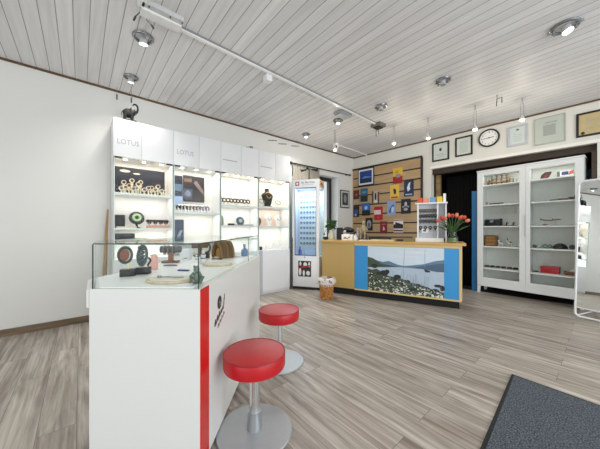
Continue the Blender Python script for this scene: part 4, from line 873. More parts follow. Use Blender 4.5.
# right half
b = MB(); b.prism([(0, 0), (.05, 0), (.09, .04), (.12, .1), (.115, .118), (.05, .115), (.01, .08), (-.005, .03)], (0, .02, 0), (1, 0, 0), (0, 0, 1), .03); b.bb(.0, .07, -.015, .03, 0, .01); b.prism([(.03, .03), (.06, .03), (.08, .07), (.06, .08)], (0, -.011, 0), (1, 0, 0), (0, 0, 1), .001, mi=1)
o = b.build('leaf_ornament', [c('3A2420', .4), c('7A3A34')], bevel=0, loc=R(.77, .2, SZ[0]), rz=RA); tag(o, 'dark reddish leaf shaped ornament on the top right shelf', 'ornament')
t = thing('gift_card_box', 'blue white and red patterned box on the top right shelf', 'box', R(.95, .2, SZ[0]), RA)
b = MB(); b.bb(0, .17, 0, .05, 0, .105); b.prism(rect(.0, .0, .03, .1), (0, -.001, 0), (1, 0, 0), (0, 0, 1), .0005, mi=3); b.prism(rect(.05, .04, .12, .09), (0, -.001, 0), (1, 0, 0), (0, 0, 1), .0005, mi=1); b.prism([(.12, .03), (.17, .05), (.17, .1), (.13, .09)], (0, -.001, 0), (1, 0, 0), (0, 0, 1), .0005, mi=2); b.build('body', [c('D6D6D8'), c('2C3A6A'), c('B0524C'), c('4A5648')], t, smooth=False)
for u, w, h, m, lab in ((.70, .15, .018, c('7A7C7A'), 'flat grey tray at the left of the second right shelf'), (.96, .1, .035, c('55564F'), 'low olive grey box on the second right shelf'), (1.07, .05, .05, c('3E3C38'), 'small dark box on the second right shelf'), (.87, .08, .028, c('4A4C48'), 'small low grey box right of the flat tray on the second right shelf'), (1.13, .06, .075, c('2A2622'), 'tallest dark box at the right end of the second right shelf')):
    o = MB().bb(0, w, 0, .07, 0, h).build('display_box', m, bevel=.002, loc=R(u, .18, SZ[1]), rz=RA); tag(o, lab, 'box')
t = thing('twig_display', 'brown twig shaped display with small dishes on the third right shelf', 'display stand', R(.76, .2, SZ[2]), RA)
b = MB(); b.tube([(0, 0, .1), (.06, 0, .085), (.12, 0, .08), (.19, 0, .095), (.23, 0, .09)], .008, 8); b.tube([(.03, 0, .09), (.0, .01, .115)], .005, 6); b.tube([(.15, 0, .085), (.14, .01, .11)], .005, 6); b.build('twig', c('8A6448'), t)
b = MB(); b.cyl((.17, 0, 0), (.17, 0, .085), .006); b.cyl((.06, 0, 0), (.06, 0, .085), .006); b.bb(.03, .2, -.02, .02, 0, .006); b.build('stand', c('C9C9C4'), t)
o = MB(); o.ring((0, 0, .014), .022, .008, None, 12, 6); o.sph((0, 0, .012), .012, 8); o = o.build('brooch', c('7A5040'), loc=R(.83, .13, SZ[2])); tag(o, 'brown brooch lying under the twig display', 'brooch')
o = MB().bb(0, .46, 0, .03, 0, .006).build('price_strip', c('5C5C58'), loc=R(.68, .1, SZ[2]), rz=RA); tag(o, 'thin grey strip along the third right shelf', 'strip')
for u, s, m, lab in ((.70, .03, c('55584F'), 'dark grey stone at the left of the fourth right shelf'), (.755, .036, c('B9C4BE'), 'pale stone on the fourth right shelf'), (.82, .04, c('7E9A92'), 'grey green stone on the fourth right shelf'), (.875, .04, c('6E8C84'), 'green stone beside the dark dome'), (1.11, .04, c('4E544C'), 'mossy grey stone near the right end of the fourth shelf')):
    o = MB(); o.sph((0, 0, s * .81), (s, s * .7, s * .8), 9); o = o.build('mineral_stone', m, loc=R(u, .2, SZ[3]), rz=u * 9); tag(o, lab, 'stone')
o = MB(); o.lathe((0, 0, 0), [(.085, 0), (.08, .03), (.055, .065), (.02, .082), (0, .085)], 20); o = o.build('dark_dome', c('282426', .35), loc=R(.985, .2, SZ[3])); tag(o, 'black dome shaped bowl on the fourth right shelf', 'bowl')
t = thing('red_box', 'bright red box on the fifth right shelf of the glass cabinet', 'box', R(.775, .15, SZ[4]), RA)
MB().bb(0, .205, 0, .12, 0, .075).build('body', c('B3202C', .35), t, bevel=.003); MB().bb(-.003, .208, -.003, .123, .075, .1).build('lid', c('BC2430', .35), t, bevel=.003)
t = thing('brown_tray', 'brown wooden dish with white crystal on the fifth right shelf', 'dish', R(1.02, .15, SZ[4]), RA)
b = MB(); b.prism([(0, .05), (.02, 0), (.16, 0), (.18, .05), (.165, .05), (.15, .012), (.03, .012), (.015, .05)], (0, .12, 0), (1, 0, 0), (0, 0, 1), .12); b.bb(.02, .16, .0, .12, 0, .04); b.build('dish', c('7E5236', .4), t)
b = MB(); b.sph((.1, .06, .06), (.045, .03, .025), 7); b.sph((.12, .05, .085), (.025, .02, .025), 6); b.build('crystal', c('E9E9E6', .3), t)
o = MB(); o.ring((0, 0, .008), .03, .006, None, 14, 6); o.bb(-.04, .04, -.03, .03, 0, .003); o = o.build('bead_bracelet', c('3C3C3A'), loc=R(.71, .2, SZ[4])); tag(o, 'thin dark bracelet left of the red box', 'bracelet')

# ------------------------------------------------------------------ leaning standing mirror at the right edge
SA = math.radians(-18.5); LEAN = math.radians(3.6); MW, MH = .5, 1.72
t = thing('standing_mirror', 'white framed standing mirror with rounded corners leaning back beside the glass cabinet', 'mirror', (3.728, -.352, 0), SA)
TL = Matrix.Rotation(-LEAN, 4, 'X')
def mp(x, z, y=0): return TL @ Vector((x, y, z))
rc = .06; out = []
for cx, cz, a0 in ((rc, MH - rc, PI), (MW - rc, MH - rc, PI / 2), (MW - rc, rc, 0), (rc, rc, -PI / 2)):
    for q in range(6): a = a0 - q * PI / 10; out.append(mp(cx + (rc - .013) * math.cos(a), cz + (rc - .013) * math.sin(a)))
b = MB(); b.tube(out, .013, 10, closed=True); b.build('frame', WHITEG, t)
b = MB(); b.tube([mp(.02, .12), mp(MW - .02, .12)], .009, 8); b.build('lower_rail', WHITEG, t)
pts = [(x, z) for x, z in rect(.02, .13, MW - .02, MH - .02)]
pts = [(.02, .125), (MW - .02, .125), (MW - .02, MH - .06), (MW - .035, MH - .03), (MW - .06, MH - .018), (.06, MH - .018), (.035, MH - .03), (.02, MH - .06)]
mm, N, L, bs = nodes('mirror_silver'); bs.inputs['Metallic'].default_value = 1; bs.inputs['Roughness'].default_value = 0.01; bs.inputs['Base Color'].default_value = (.86, .89, .88, 1)
b = MB(); b.prism(pts, mp(0, 0, 0), (1, 0, 0), TL @ Vector((0, 0, 1)), .005); b.build('mirror_glass', mm, t, smooth=False)
b = MB(); b.prism(pts, mp(0, 0, .008), (1, 0, 0), TL @ Vector((0, 0, 1)), -.002); b.build('backing', c('8C8A86', .6), t, smooth=False)
for x in (.03, MW - .03):
    b = MB(); b.tube([mp(x, 1.2, .012), (x, .36, .016)], .011, 8); b.build('rear_leg', WHITEG, t)
    b = MB(); b.tube([(x, .0, .02), (x, .36, .02)], .009, 8); b.build('floor_rail', WHITEG, t)
b = MB(); b.tube([(.03, .36, .03), (MW - .03, .02, .1)], .008, 8); b.build('brace', WHITEG, t)

# ------------------------------------------------------------------ foreground glass counter
GA = math.radians(48.5); G = Frame(2.472, -5.07, GA); GW, GL, GH = .506, 1.5, .83
t = thing('glass_counter', 'white sales counter with glass showcase top and red corner stripe', 'counter', G(0, 0, 0), GA)
CWH = c('DDDFDC', .3, noise=.01)
GXL, GYC = -.19, .235                     # the front left corner is cut off at an angle
def slab(name, m, parent, x0, x1, y0, y1, z0, z1, inset=0.0, bevel=0.0):
    b = MB(); k = inset
    b.prism([(0 + k * .9, y0), (x1, y0), (x1, y1), (GXL + k, y1), (GXL + k, GYC + k * .4)], (0, 0, z0), (1, 0, 0), (0, 1, 0), z1 - z0)
    return b.build(name, m, parent, smooth=False, bevel=bevel)
slab('body', CWH, t, 0, GW - .004, 0, GL, .02, GH, bevel=.002)
slab('plinth', DARK, t, 0, GW - .03, .02, GL - .02, 0, .02, .02)
MB().bb(GW - .004, GW, .002, .1, .02, GH - .002).build('red_stripe', c('D01F1C', .25, noise=.02), t, smooth=False)
MB().bb(GW - .004, GW, .101, GL, .02, GH - .002).build('side_panel', c('E0E1DE', .3, noise=.01), t, smooth=False)
b = MB(); b.prism([(-.001, .0), (-.016, .004), (GXL - .016, GYC), (GXL - .001, GYC)], (0, 0, GH - .085), (1, 0, 0), (0, 1, 0), .08); b.build('side_ledge', c('ECEDEB', .3), t, smooth=False)
slab('display_bed', c('F6F7F9', .4), t, 0, GW - .05, .025, GL - .03, GH, GH + .004, .03)
GT = GH + .2; gl = .016; g2 = 1.46
MB().bb(gl, GW - .012, .004, .009, GH, GT).build('front_glass', GLASS, t, smooth=False)
b = MB(); b.prism([(gl - .002, .009), (gl + .003, .012), (GXL + .021, GYC + .008), (GXL + .016, GYC + .008)], (0, 0, GH), (1, 0, 0), (0, 1, 0), .2); b.build('corner_glass', GLASS, t, smooth=False)
MB().bb(GXL + .016, GXL + .021, GYC + .009, g2, GH, GT).build('left_glass', GLASS, t, smooth=False)
MB().bb(GW - .019, GW - .014, .009, g2, GH, GT).build('right_glass', GLASS, t, smooth=False)
MB().bb(GXL + .021, GW - .019, g2 - .005, g2, GH, GT).build('rear_glass', GLASS, t, smooth=False)
b = MB(); b.prism([(gl, .0042), (GW - .012, .0042), (GW - .012, g2), (GXL + .016, g2), (GXL + .016, GYC)], (0, 0, GT), (1, 0, 0), (0, 1, 0), .006); b.build('top_glass', GLASS, t, smooth=False)
for q in ((gl, GW - .011, .001, .004, GT, GT + .006), (GW - .0115, GW - .0095, .0041, g2, GT, GT + .006), (gl - .004, gl, .001, .005, GH, GT), (GW - .0135, GW - .0105, .001, .005, GH, GT - .0005), (GW - .0135, GW - .0105, 1.02, 1.024, GH, GT)):
    MB().bb(*q).build('glass_edge', GEDGED, t, smooth=False)
# emblem on the side
b = MB(); P = lambda poly, mi=0, k=0: b.prism(poly, (GW + .0004 + k * .0003, 0, 0), (0, 1, 0), (0, 0, 1), .0003, mi=mi)
P(ell(.252, .702, .034, .036, 20)); P([(.246, .682), (.258, .692), (.252, .702), (.264, .712), (.258, .700), (.264, .690)], 1, 1)
for k in range(5):
    y = .17 + k * .03; z = .597 + k * .012; h = .034 if k < 3 else .024
    P([(y, z), (y + .016, z - .002), (y + .03, z + h), (y + .014, z + h)]); P([(y + .01, z + h * .9), (y + .02, z + h), (y + .038, z + .006), (y + .026, z)])
    if k < 4: P([(y + .05, z - .024), (y + .06, z - .026), (y + .07, z - .004), (y + .06, z - .002)]); P([(y + .064, z - .004), (y + .07, z - .004), (y + .08, z - .02), (y + .074, z - .022)])
P([(.315, .665), (.33, .665), (.34, .71), (.326, .71)]); P([(.33, .70), (.342, .70), (.345, .728), (.333, .728)])
e = b.build('emblem', [c('1E1E20', .4), c('E9EAE7', .3)], t, smooth=False)
# contents, on the bed of the showcase
BZ = GH + .0045
Gp = lambda x, y: G(x, y, BZ)
def blackstand(label, loc, rz):
    t = thing('necklace_stand', label, 'necklace stand', loc, rz); t.scale = (.72, .9, .95)
    MB().bb(-.05, .05, -.026, .026, 0, .042).build('base', BLACK, t, bevel=.002)
    b = MB(); b.prism([(-.008, .03), (.008, .03), (.012, .1), (-.012, .1)], (0, .004, 0), (1, 0, 0), (0, 0, 1), .008); b.build('stem', c('D9CDA8', .5), t)
    return t
t = blackstand('black base necklace stand with coppery round medallion in the showcase', Gp(-.03, .30), GA + .35)
b = MB(); b.lathe((0, 0, 0), [(0, 0), (0.032, 0), (0.035, .006), (.032, .014), (0, .012)], 22, M=Matrix.Translation((-.02, -.006, .125)) @ Matrix.Rotation(1.35, 4, 'X')); b.build('medallion', c('7A4632', .4, noise=.2), t)
b = MB()
for q in range(22): a = q * 2 * PI / 22; b.sph((-.02 + .045 * math.cos(a), .0 , .125 + .045 * math.sin(a)), .0105, 6)
b.build('bead_string', c('3A4440', .35), t)
t = blackstand('black base necklace stand draped in dark green beads in the showcase', Gp(.012, .37), GA + .1)
b = MB()
for q in range(26): a = q * 2 * PI / 26; b.sph((.034 * math.cos(a), -.012 + .01 * math.sin(a), .115 + .055 * math.sin(a)), .0115, 6)
for q in range(16): b.sph((.018 * math.sin(q * 2.1), -.024, .06 + q * .0075), .011, 6)
b.build('bead_string', c('3C4A4A', .3), t)
t = thing('pink_bust', 'small pink profile shaped necklace stand in the showcase', 'necklace stand', Gp(-.06, .55), GA)
b = MB(); b.prism([(0, 0), (.05, 0), (.05, .08), (.035, .1), (.012, .095), (.018, .07), (.0, .05), (.012, .03)], (0, .015, 0), (1, 0, 0), (0, 0, 1), .03); b.build('body', c('E3AFA4', .5), t, bevel=.003)
b = MB(); b.tube([(.003, -.017, .08), (.018, -.018, .06), (.0, -.018, .03), (.006, -.018, .008)], .006, 6); b.build('cord', BLACK, t)
def woodstand(label, loc, rz, m):
    t = thing('bracelet_stand', label, 'bracelet stand', loc, rz)
    MB().bb(-.06, .06, -.035, .035, 0, .016).build('base', c('7A4A34', .4), t, bevel=.002)
    MB().bb(-.018, .018, -.012, .012, .016, .085).build('post', c('8A5A40', .4), t, bevel=.002)
    b = MB(); b.cyl((-.075, 0, .105), (.075, 0, .105), .026, seg=14); b.build('roll', m, t)
    return t
t = woodstand('brown wooden bracelet stand with dark grey roll in the showcase', Gp(-.09, .88), GA + .2, c('55565C', .5))
b = MB()
for x in (-.045, -.015, .02): b.ring((x, 0, .1), .033, .006, RY, 16, 6)
b.build('bracelet', c('8A8276', .35, .4), t)
t = woodstand('brown wooden bracelet stand at the far end of the showcase', Gp(-.06, 1.37), GA + .5, c('6A4A38', .5))
t = thing('ring_block', 'black cubic ring block with grey cuffs behind the medallion stand', 'ring stand', Gp(.06, 1.2), GA)
MB().bb(-.03, .03, -.03, .03, 0, .05).build('block', BLACK, t, bevel=.002)
b = MB(); b.ring((0, 0, .095), .045, .009, RX, 18, 8); b.build('cuff', c('4A4E54', .3, .4), t)
SLICE = wood_mat('bark', 'B9A88A', 'D9CCB0', (20, 20, 3), .7)
for x, y, r, lab in ((.285, .165, .095, 'oval wood slice with white top near the front of the showcase'), (.33, .74, .085, 'oval wood slice tray towards the red stripe side')):
    t = thing('wood_slice', lab, 'display tray', Gp(x, y), GA)
    b = MB(); b.lathe((0, 0, 0), [(r, 0), (r * 1.03, .006), (r, .013), (0, .013)], 24, M=Matrix.Diagonal((1.25, .9, 1, 1)) if x < .4 else Matrix.Diagonal((.85, 1.3, 1, 1))); b.build('slice', SLICE, t)
    b = MB(); b.lathe((0, 0, 0), [(r * .88, .0132), (r * .86, .016), (0, .016)], 24, M=Matrix.Diagonal((1.25, .9, 1, 1)) if x < .4 else Matrix.Diagonal((.85, 1.3, 1, 1))); b.build('top', c('E2DDD2', .5), t)
b = MB(); b.tube([(0, 0, .003), (.04, .01, .003), (.09, -.005, .003), (.13, .0, .003)], .003, 6); b.sph((.005, .0, .006), (.012, .012, .006), 8)
o = b.build('silver_bracelet', c('B9BCC0', .25, .8), loc=(G(.22, .165, BZ + .0165)), rz=GA); tag(o, 'thin silver bracelet on the front wood slice', 'bracelet')
t = thing('crystal_figurine', 'grey green frog like figurine near the front glass corner', 'figurine', Gp(.445, .11), GA); t.scale = (.72, .9, 1.05)
b = MB(); b.sph((0, 0, .03), (.026, .022, .03), 12); b.sph((0, -.012, .066), (.02, .016, .017), 10); b.sph((-.012, -.018, .08), .007, 8); b.sph((.012, -.018, .08), .007, 8)
for s in (-1, 1):
    b.tube([(s * .018, -.01, .05), (s * .04, -.02, .035), (s * .034, -.03, .006)], .008, 8, taper=.005); b.tube([(s * .02, .008, .02), (s * .042, -.004, .03), (s * .03, -.012, .005)], .009, 8, taper=.006)
b.cyl((0, 0, 0), (0, 0, .006), .03); b.build('body', c('66766C', .4, noise=.35, scale=60), t)
t = thing('pale_figurine', 'white and blue porcelain figurine behind the front glass corner', 'figurine', Gp(.20, .80), GA)
b = MB(); b.lathe((0, 0, 0), [(.024, 0), (.026, .02), (.016, .05), (.02, .07), (.01, .08), (.014, .098), (0, .11)], 12); b.build('body', c('D3D7DE', .3), t)
b = MB(); b.ring((0, 0, .045), .02, .004, None, 12, 6); b.ring((0, 0, .075), .016, .004, None, 12, 6); b.build('band', c('3E4A66', .3), t)
for k, (x, y, lab) in enumerate(((-.02, .98, 'small white pyramid ring holder, leftmost in the showcase'), (.02, 1.1, 'small white pyramid ring holder in the middle of the showcase'), (.10, .92, 'small white pyramid ring holder nearest the red stripe side'))):
    t = thing('ring_holder', lab, 'ring holder', Gp(x, y), GA); b = MB(); b.cyl((0, 0, 0), (0, 0, .04), .03, .003, 4); b.build('pyramid', c('F2F2F0', .4), t, smooth=False)
    b = MB(); b.ring((0, 0, .024), .0125, .003, None, 12, 6); b.build('ring', c('3C3A40', .3, .5), t)
o = MB().box((0, 0, .004), (.07, .022, .008)); o = o.build('blue_trinket', c('2E3C7E', .3), loc=Gp(.2, .48), rz=GA - .2); tag(o, 'dark blue flat piece lying between the wood slice and pyramids', 'trinket')
b = MB(); b.ring((0, 0, .004), .03, .0035, Matrix.Diagonal((1.6, .7, 1, 1)), 20, 6); o = b.build('silver_chain', c('7E8488', .3, .6), loc=Gp(.0, .70), rz=GA); tag(o, 'oval silver chain lying behind the front wood slice', 'chain')
# brown woven arch
t = thing('leather_roll', 'brown ridged arch shaped leather display in the showcase', 'display stand', Gp(.22, 1.24), GA - .7)
b = MB(); n = 14
for k in range(5):
    y0 = -.07 + k * .03; pts = [(.07 * math.cos(PI * q / n), y0, .135 * math.sin(PI * q / n) ** .8) for q in range(n + 1)]
    b.tube([(p[0], p[1], p[2] + .006) for p in pts], .016, 8, mi=k % 2)
b.build('arch', [c('6E5230', .5), c('4E3A24', .5)], t)
b = MB(); b.bb(-.06, .06, -.085, .065, 0, .008); b.build('base', c('A87A48', .5), t)
b = MB(); b.prism([(-.045, .01), (.045, .01), (.04, .06), (.02, .09), (-.02, .09), (-.04, .06)], (0, -.05, 0), (1, 0, 0), (0, 0, 1), .01); b.build('inner_arch', c('B0844E', .5), t)
b = MB(); b.bb(.0, .05, -.1, -.088, .0, .018); b.build('tag', c('D9CFC0', .5), t)
b = MB(); b.tube([(-.04, 0, .006), (0, .01, .006), (.05, -.01, .006)], .005, 6); b.sph((.05, -.01, .01), .01, 8); o = b.build('dark_necklace', c('3A302A', .4), loc=Gp(.20, 1.08), rz=GA); tag(o, 'dark necklace lying before the brown arch display', 'necklace')
o = MB().bb(-.04, .04, -.04, .04, 0, .09).build('white_cube', c('E4E6EA', .4), bevel=.003, loc=Gp(-.08, 1.12), rz=GA); tag(o, 'white display cube behind the pink necklace stand', 'display cube')
t = thing('blue_bottle', 'small blue glass bottle at the far end of the showcase', 'bottle', Gp(.38, 1.37), GA)
b = MB(); b.lathe((0, 0, 0), [(.03, 0), (.033, .06), (.012, .08), (.012, .1), (0, .1)], 14); b.build('body', c('6C84AE', .2), t); MB().cyl((0, 0, .1), (0, 0, .118), .014).build('cap', GREY, t)
o = MB().bb(-.05, .05, -.05, .05, 0, .006).build('price_sign', c('D9DDE6', .4), loc=Gp(.30, 1.385), rz=GA); tag(o, 'flat pale blue card at the far end of the showcase bed', 'card')

# ------------------------------------------------------------------ stools
t = thing('bar_stool', 'red round stool in front, nearest the camera', 'stool', (2.736, -4.375, 0), 0)
MB().lathe((0, 0, 0), [(.203, 0), (.205, .006), (.2, .012), (.05, .016), (0, .016)], 56).build('base', c('B2B8BB', .42, .45), t)
MB().lathe((0, 0, 0), [(.041, .016), (.034, .11), (.0, .11)], 28).build('sleeve', c('B9BFC2', .3, .8), t)
MB().cyl((0, 0, .11), (0, 0, .36), .028, seg=24).build('pole', c('D9DCDE', .18, .9), t)
MB().lathe((0, 0, 0), [(.0, .352), (.155, .352), (.164, .358), (.167, .37), (.167, .424), (.163, .432), (.150, .436), (.0, .437)], 56).build('seat', RED, t)
b = MB(); b.ring((0, 0, .4315), .164, .004, None, 56, 6); b.build('piping', c('9A1018', .45), t)
dup(t, (2.223, -3.842, 0), .6, 'red round stool behind, the farther of the two')

# ------------------------------------------------------------------ door mat
ma = math.atan2(.026 - .0, .435) * -1
MA = math.atan2(-2.644 + 2.618, 3.958 - 3.523)
t = thing('door_mat', 'charcoal grey door mat on the floor at lower right', 'mat', (3.523, -2.618, 0), MA)
sk = .115
b = MB(); b.prism([(.018, -.018), (1.5, -.018), (1.5 + sk * 1.6, -1.6), (.018 + sk * 1.6, -1.6)], (0, 0, .0005), (1, 0, 0), (0, 1, 0), .0075); b.build('pile', carpet_mat(), t, smooth=False)
b = MB(); b.prism([(0, 0), (1.52, 0), (1.52, -.0175), (.018, -.0175), (.018 + sk * 1.6, -1.6), (sk * 1.6 - .006, -1.6)], (0, 0, .0005), (1, 0, 0), (0, 1, 0), .0055); b.build('border', c('17191C', .7), t, smooth=False)

# ------------------------------------------------------------------ on the ceiling
def recessed(loc, r, label, on, energy, tilt=(0, 0)):
    t = thing('ceiling_spotlight', label, 'ceiling light', loc)
    b = MB(); b.ring((0, 0, -.008), r, r * .16, None, 28, 8); b.build('ring', c('8E9296', .25, .8), t)
    for s in (-1, 1): b = MB(); b.cyl((s * r * .72, 0, -.012), (s * r * 1.3, 0, -.012), r * .1); b.box((s * r * .8, 0, -.03), (r * .12, r * .3, .045)); b.build('bracket', c('A9ADB0', .3, .7), t)
    b = MB(); b.lathe((0, 0, 0), [(0, -.06), (r * .46, -.056), (r * .36, -.012), (0, -.012)], 20, M=Matrix.Rotation(tilt[0], 4, 'X') @ Matrix.Rotation(tilt[1], 4, 'Y')); b.build('lamp_body', c('C9CACA', .3), t)
    b = MB(); b.lathe((0, 0, 0), [(0, -.064), (r * .42, -.064), (r * .42, -.0605), (0, -.0605)], 20, M=Matrix.Rotation(tilt[0], 4, 'X') @ Matrix.Rotation(tilt[1], 4, 'Y')); b.build('lamp', LEDW if on else c('A9ABAC', .15), t)
    if on:
        L = bpy.data.lights.new('spot', 'SPOT'); L.energy = energy; L.spot_size = 2.3; L.spot_blend = .8; L.shadow_soft_size = .06; L.color = (1, .96, .9)
        lo = bpy.data.objects.new('spot', L); C.objects.link(lo); lo.parent = t; lo.location = (0, 0, -.07)
    return t
SP = 34
recessed((1.267, -4.667, H), .075, 'bright round ceiling spotlight nearest the power box', True, SP, (.1, .3))
recessed((.467, -4.658, H), .065, 'bright round ceiling spotlight above the black elephant', True, SP, (0, .4))
recessed((3.759, -1.937, H), .085, 'large bright ceiling spotlight at the upper right', True, SP, (0, -.3))
recessed((2.759, -1.875, H), .07, 'unlit ceiling spotlight above the centre of the room', False, SP)
recessed((1.934, -1.861, H), .075, 'unlit ceiling spotlight right of the rail end', False, SP)
recessed((1.228, -1.968, H), .07, 'bright ceiling spotlight left of the small rail box', True, SP)
recessed((.443, -1.953, H), .06, 'bright ceiling spotlight above the eyewear tower', True, SP)
def pendant(loc, drop, label, on=True, cone=True):
    t = thing('pendant_lamp', label, 'pendant lamp', loc)
    b = MB()
    for s in (-1, 1): b.tube([(0, 0, 0), (s * .014, 0, -drop * .35), (s * .02, 0, -drop + .04)], .0028, 6)
    b.build('wire', c('8E9194', .35, .6), t)
    b = MB(); b.cyl((0, 0, -drop), (0, 0, -drop + .06), .03, .014, 14); b.build('shade', c('D9D9D6', .35, .3), t)
    if on:
        b = MB(); b.sph((0, 0, -drop - .006), (.026, .026, .018), 12); b.build('bulb', mat('FFF0CC', .5, emit=14.0), t)
        L = bpy.data.lights.new('pendant_light', 'POINT'); L.energy = 3.2; L.shadow_soft_size = .03; L.color = (1, .9, .72)
        lo = bpy.data.objects.new('pendant_light', L); C.objects.link(lo); lo.parent = t; lo.location = (0, 0, -drop - .06)
    return t
pendant((.916, -1.692, H), .35, 'small lit pendant lamp below the white ceiling ball')
pendant((1.703, -1.104, H), .31, 'small lit pendant lamp in front of the slat wall')
pendant((2.207, -.987, H), .33, 'small lit pendant lamp left of the first black frame')
pendant((2.806, -.883, H), .34, 'small lit pendant lamp left of the wall clock')
pendant((3.273, -.633, H), .29, 'small pendant lamp hanging before the silver framed certificate')
def clip(loc, label):
    t = thing('ceiling_clip', label, 'ceiling clip', loc)
    b = MB(); b.tube([(0, 0, 0), (.0, 0, -.05), (.05, .0, -.05), (.05, 0, -.12)], .006, 6); b.tube([(0, 0, -.05), (-.01, .02, -.1), (-.01, .02, -.14)], .006, 6); b.build('hook', c('6A6C6E', .4, .5), t); return t
clip((3.078, -.98, H), 'small dark metal hook on the ceiling between the pendant lamps at the clock')
clip((1.435, -1.222, H), 'small dark metal hook on the ceiling below the rail end')
for y, x, lab in ((-4.758, .1, 'small grey cable weight hanging left of the black elephant'), (-4.61, .12, 'small grey cable weight hanging above the black elephant')):
    t = thing('cable_weight', lab, 'cable weight', (x, y, H)); MB().cyl((0, 0, -.09), (0, 0, 0), .002, seg=6).build('wire', GREY, t); MB().cyl((0, 0, -.15), (0, 0, -.09), .009, seg=10).build('weight', c('77797A', .4, .5), t)
for y, z, lab in ((-2.40, 2.735, 'first thin dark cable clamp high on the left wall above the last cabinet'), (-2.17, 2.72, 'middle thin dark cable clamp high on the left wall above the last cabinet'), (-1.86, 2.745, 'thin dark cable clamp high on the left wall nearest the window')):
    o = MB(); o.cyl((.008, -.09, -.012), (.03, .09, .012), .006, seg=8); o.cyl((0, 0, 0), (.02, 0, 0), .008, seg=8); o = o.build('cable_clamp', c('55585A', .4, .5), loc=(-.004, y, z)); tag(o, lab, 'cable clamp')
# rail with its power box
t = thing('ceiling_rail', 'long white lighting rail running along the ceiling', 'lighting rail', (1.6, -4.45, H))
dx = (1.544 - 1.6) / (4.45 - 1.417)
b = MB(); L_ = 4.45 - 1.417
b.prism([(0, 0), (0, -.022), (.034, -.022), (.034, 0)], (-.017, 0, 0), (1, 0, 0), (0, 0, 1), -.001)
b.bm.clear()
b.box((dx * L_ / 2, L_ / 2, -.011), (.034, L_, .022), rz=-math.atan(dx)); b.build('rail', c('FBFBFA', .25, noise=0), t, smooth=False)
b = MB(); b.box((dx * L_ / 2 + .022, L_ / 2, -.006), (.01, L_, .012), rz=-math.atan(dx)); b.build('cable', GREY, t, smooth=False)
t = thing('power_box', 'long white power supply box on the ceiling at the start of the rail', 'power box', (1.66, -4.60, H))
b = MB(); b.bb(-.05, .08, -.15, .15, -.04, 0); b.build('housing', c('C9CBCC', .4), t, bevel=.006)
b = MB(); b.bb(-.06, .03, -.145, .145, -.058, -.038); b.build('cover', c('E9EAEA', .35), t, bevel=.006)
for y in (-.1, .05, .14): b = MB(); b.cyl((.06, y, -.046), (.06, y, -.039), .006, seg=8); b.build('screw', DARK, t)
b = MB(); b.tube([(-.05, -.1, -.02), (-.10, -.09, -.04), (-.13, -.05, -.04)], .003, 6); b.cyl((-.13, -.05, -.04), (-.15, -.03, -.05), .008); b.build('cable', c('5C5E60', .4), t)
t = thing('power_box', 'white box at the top edge left of the long power supply box', 'power box', (1.80, -4.745, H), PI / 2)
b = MB(); b.bb(-.025, .025, -.2, .13, -.04, 0); b.build('housing', c('F0F0EE', .35), t, bevel=.008)
b = MB(); b.tube([(.0, .13, -.02), (.0, .19, -.04), (-.02, .24, -.05)], .004, 6); b.cyl((-.02, .24, -.05), (-.03, .27, -.07), .008, seg=8); b.build('cable', c('4A4C4E', .4), t)
t = thing('track_spotlight', 'white cube shaped spotlight hanging from the rail', 'track light', (1.53, -3.50, H)); t.scale = (.68, .68, .68)
b = MB(); b.cyl((.06, .0, -.02), (.0, 0, -.05), .012); b.build('adapter', c('B9BBBC', .4), t)
b = MB(); b.bb(-.06, .05, -.05, .06, -.13, -.03); b.build('housing', c('E9EBEC', .35), t, bevel=.005)
b = MB(); b.ring((.04, .1, -.12), .025, .008, Matrix.Rotation(.8, 4, 'X'), 14, 6); b.cyl((.03, .05, -.1), (.04, .08, -.11), .01, seg=8); b.build('knob', c('D9DADA', .4), t)
t = thing('power_box', 'small grey box on the ceiling beside the rail', 'power box', (1.43, -2.1, H))
MB().bb(-.06, .08, -.13, .13, -.045, 0).build('housing', c('9DA0A2', .4), t, bevel=.004); MB().bb(-.05, .06, -.11, .11, -.058, -.043).build('cover', c('B4B7B8', .4), t, bevel=.003)
t = thing('power_box', 'dark grey box closing the far end of the rail', 'power box', (1.54, -1.36, H))
MB().bb(-.08, .1, -.06, .12, -.05, 0).build('housing', c('6E6A64', .45), t, bevel=.004); MB().bb(-.05, .06, -.03, .09, -.07, -.05).build('cover', c('2E2A26', .5), t, bevel=.003)
t = thing('security_camera', 'round white ceiling camera with black lens near the corner', 'camera', (.44, -1.13, H))
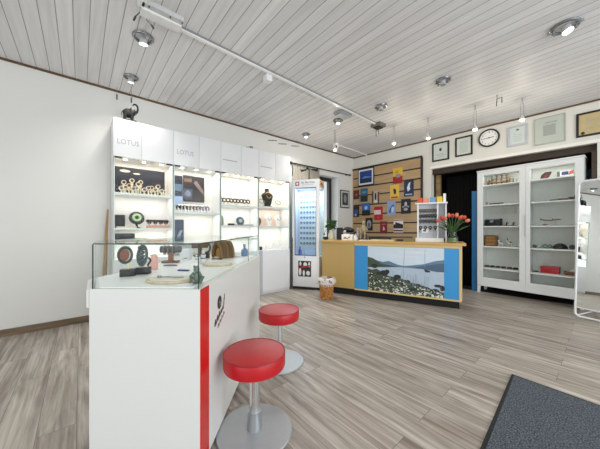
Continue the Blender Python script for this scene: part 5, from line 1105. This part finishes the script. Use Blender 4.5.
MB().cyl((0, 0, -.03), (0, 0, 0), .05, seg=20).build('mount', WHITE, t); MB().sph((0, 0, -.06), .058, 20).build('dome', c('EFEFEE', .35), t)
b = MB(); b.sph((.036, -.04, -.075), .024, 12); b.build('lens', BLACK, t)
b = MB(); b.tube([(.0, .03, -.02), (-.01, .1, -.014), (-.06, 1.13, -.014)], .013, 8); o = b.build('cable_conduit', c('EDEDEB', .4), loc=(.45, -1.13, H)); tag(o, 'white conduit along the ceiling from the camera to the back wall', 'conduit')

# ------------------------------------------------------------------ light, camera
Wd = bpy.data.worlds.new('World'); bpy.context.scene.world = Wd; Wd.use_nodes = True
bg = Wd.node_tree.nodes['Background']; bg.inputs[0].default_value = (.93, .97, 1, 1); bg.inputs[1].default_value = 0.95
def window_light(name, loc, size, rot, e, col):
    L = bpy.data.lights.new(name, 'AREA'); L.shape = 'RECTANGLE'; L.size, L.size_y = size; L.energy = e; L.color = col
    o = bpy.data.objects.new(name, L); C.objects.link(o); o.location = loc; o.rotation_euler = rot
    return o
# daylight through the shop front behind and to the right of the camera
window_light('shop_front_daylight', (4.8, -8.8, 1.5), (4.5, 2.4), (PI / 2, 0, 0), 70, (.95, .98, 1))
window_light('side_window_daylight', (7.4, -3.4, 1.5), (4.5, 2.3), (PI / 2, 0, PI / 2), 160, (.95, .98, 1))

window_light('side_sky_daylight', (-1.3, -1.2, 1.7), (1.4, 1.5), (PI / 2, 0, -PI / 2), 30, (.55, .72, 1))

cam = bpy.data.cameras.new('Camera'); co = bpy.data.objects.new('Camera', cam); C.objects.link(co)
cam.sensor_width = 36; cam.lens = 258 / 600 * 36; cam.shift_y = 4.5 / 600; cam.clip_start = .02
co.location = (3.97, -5.10, 1.10); co.rotation_euler = (PI / 2, 0, math.radians(49.59))
sc = bpy.context.scene; sc.camera = co
sc.view_settings.view_transform = 'Standard'; sc.view_settings.look = 'None'; sc.view_settings.gamma = 1; sc.view_settings.exposure = -0.22
sc.cycles.use_denoising = True; sc.cycles.transparent_max_bounces = 24; sc.cycles.max_bounces = 8
sc.cycles.sample_clamp_indirect = 6
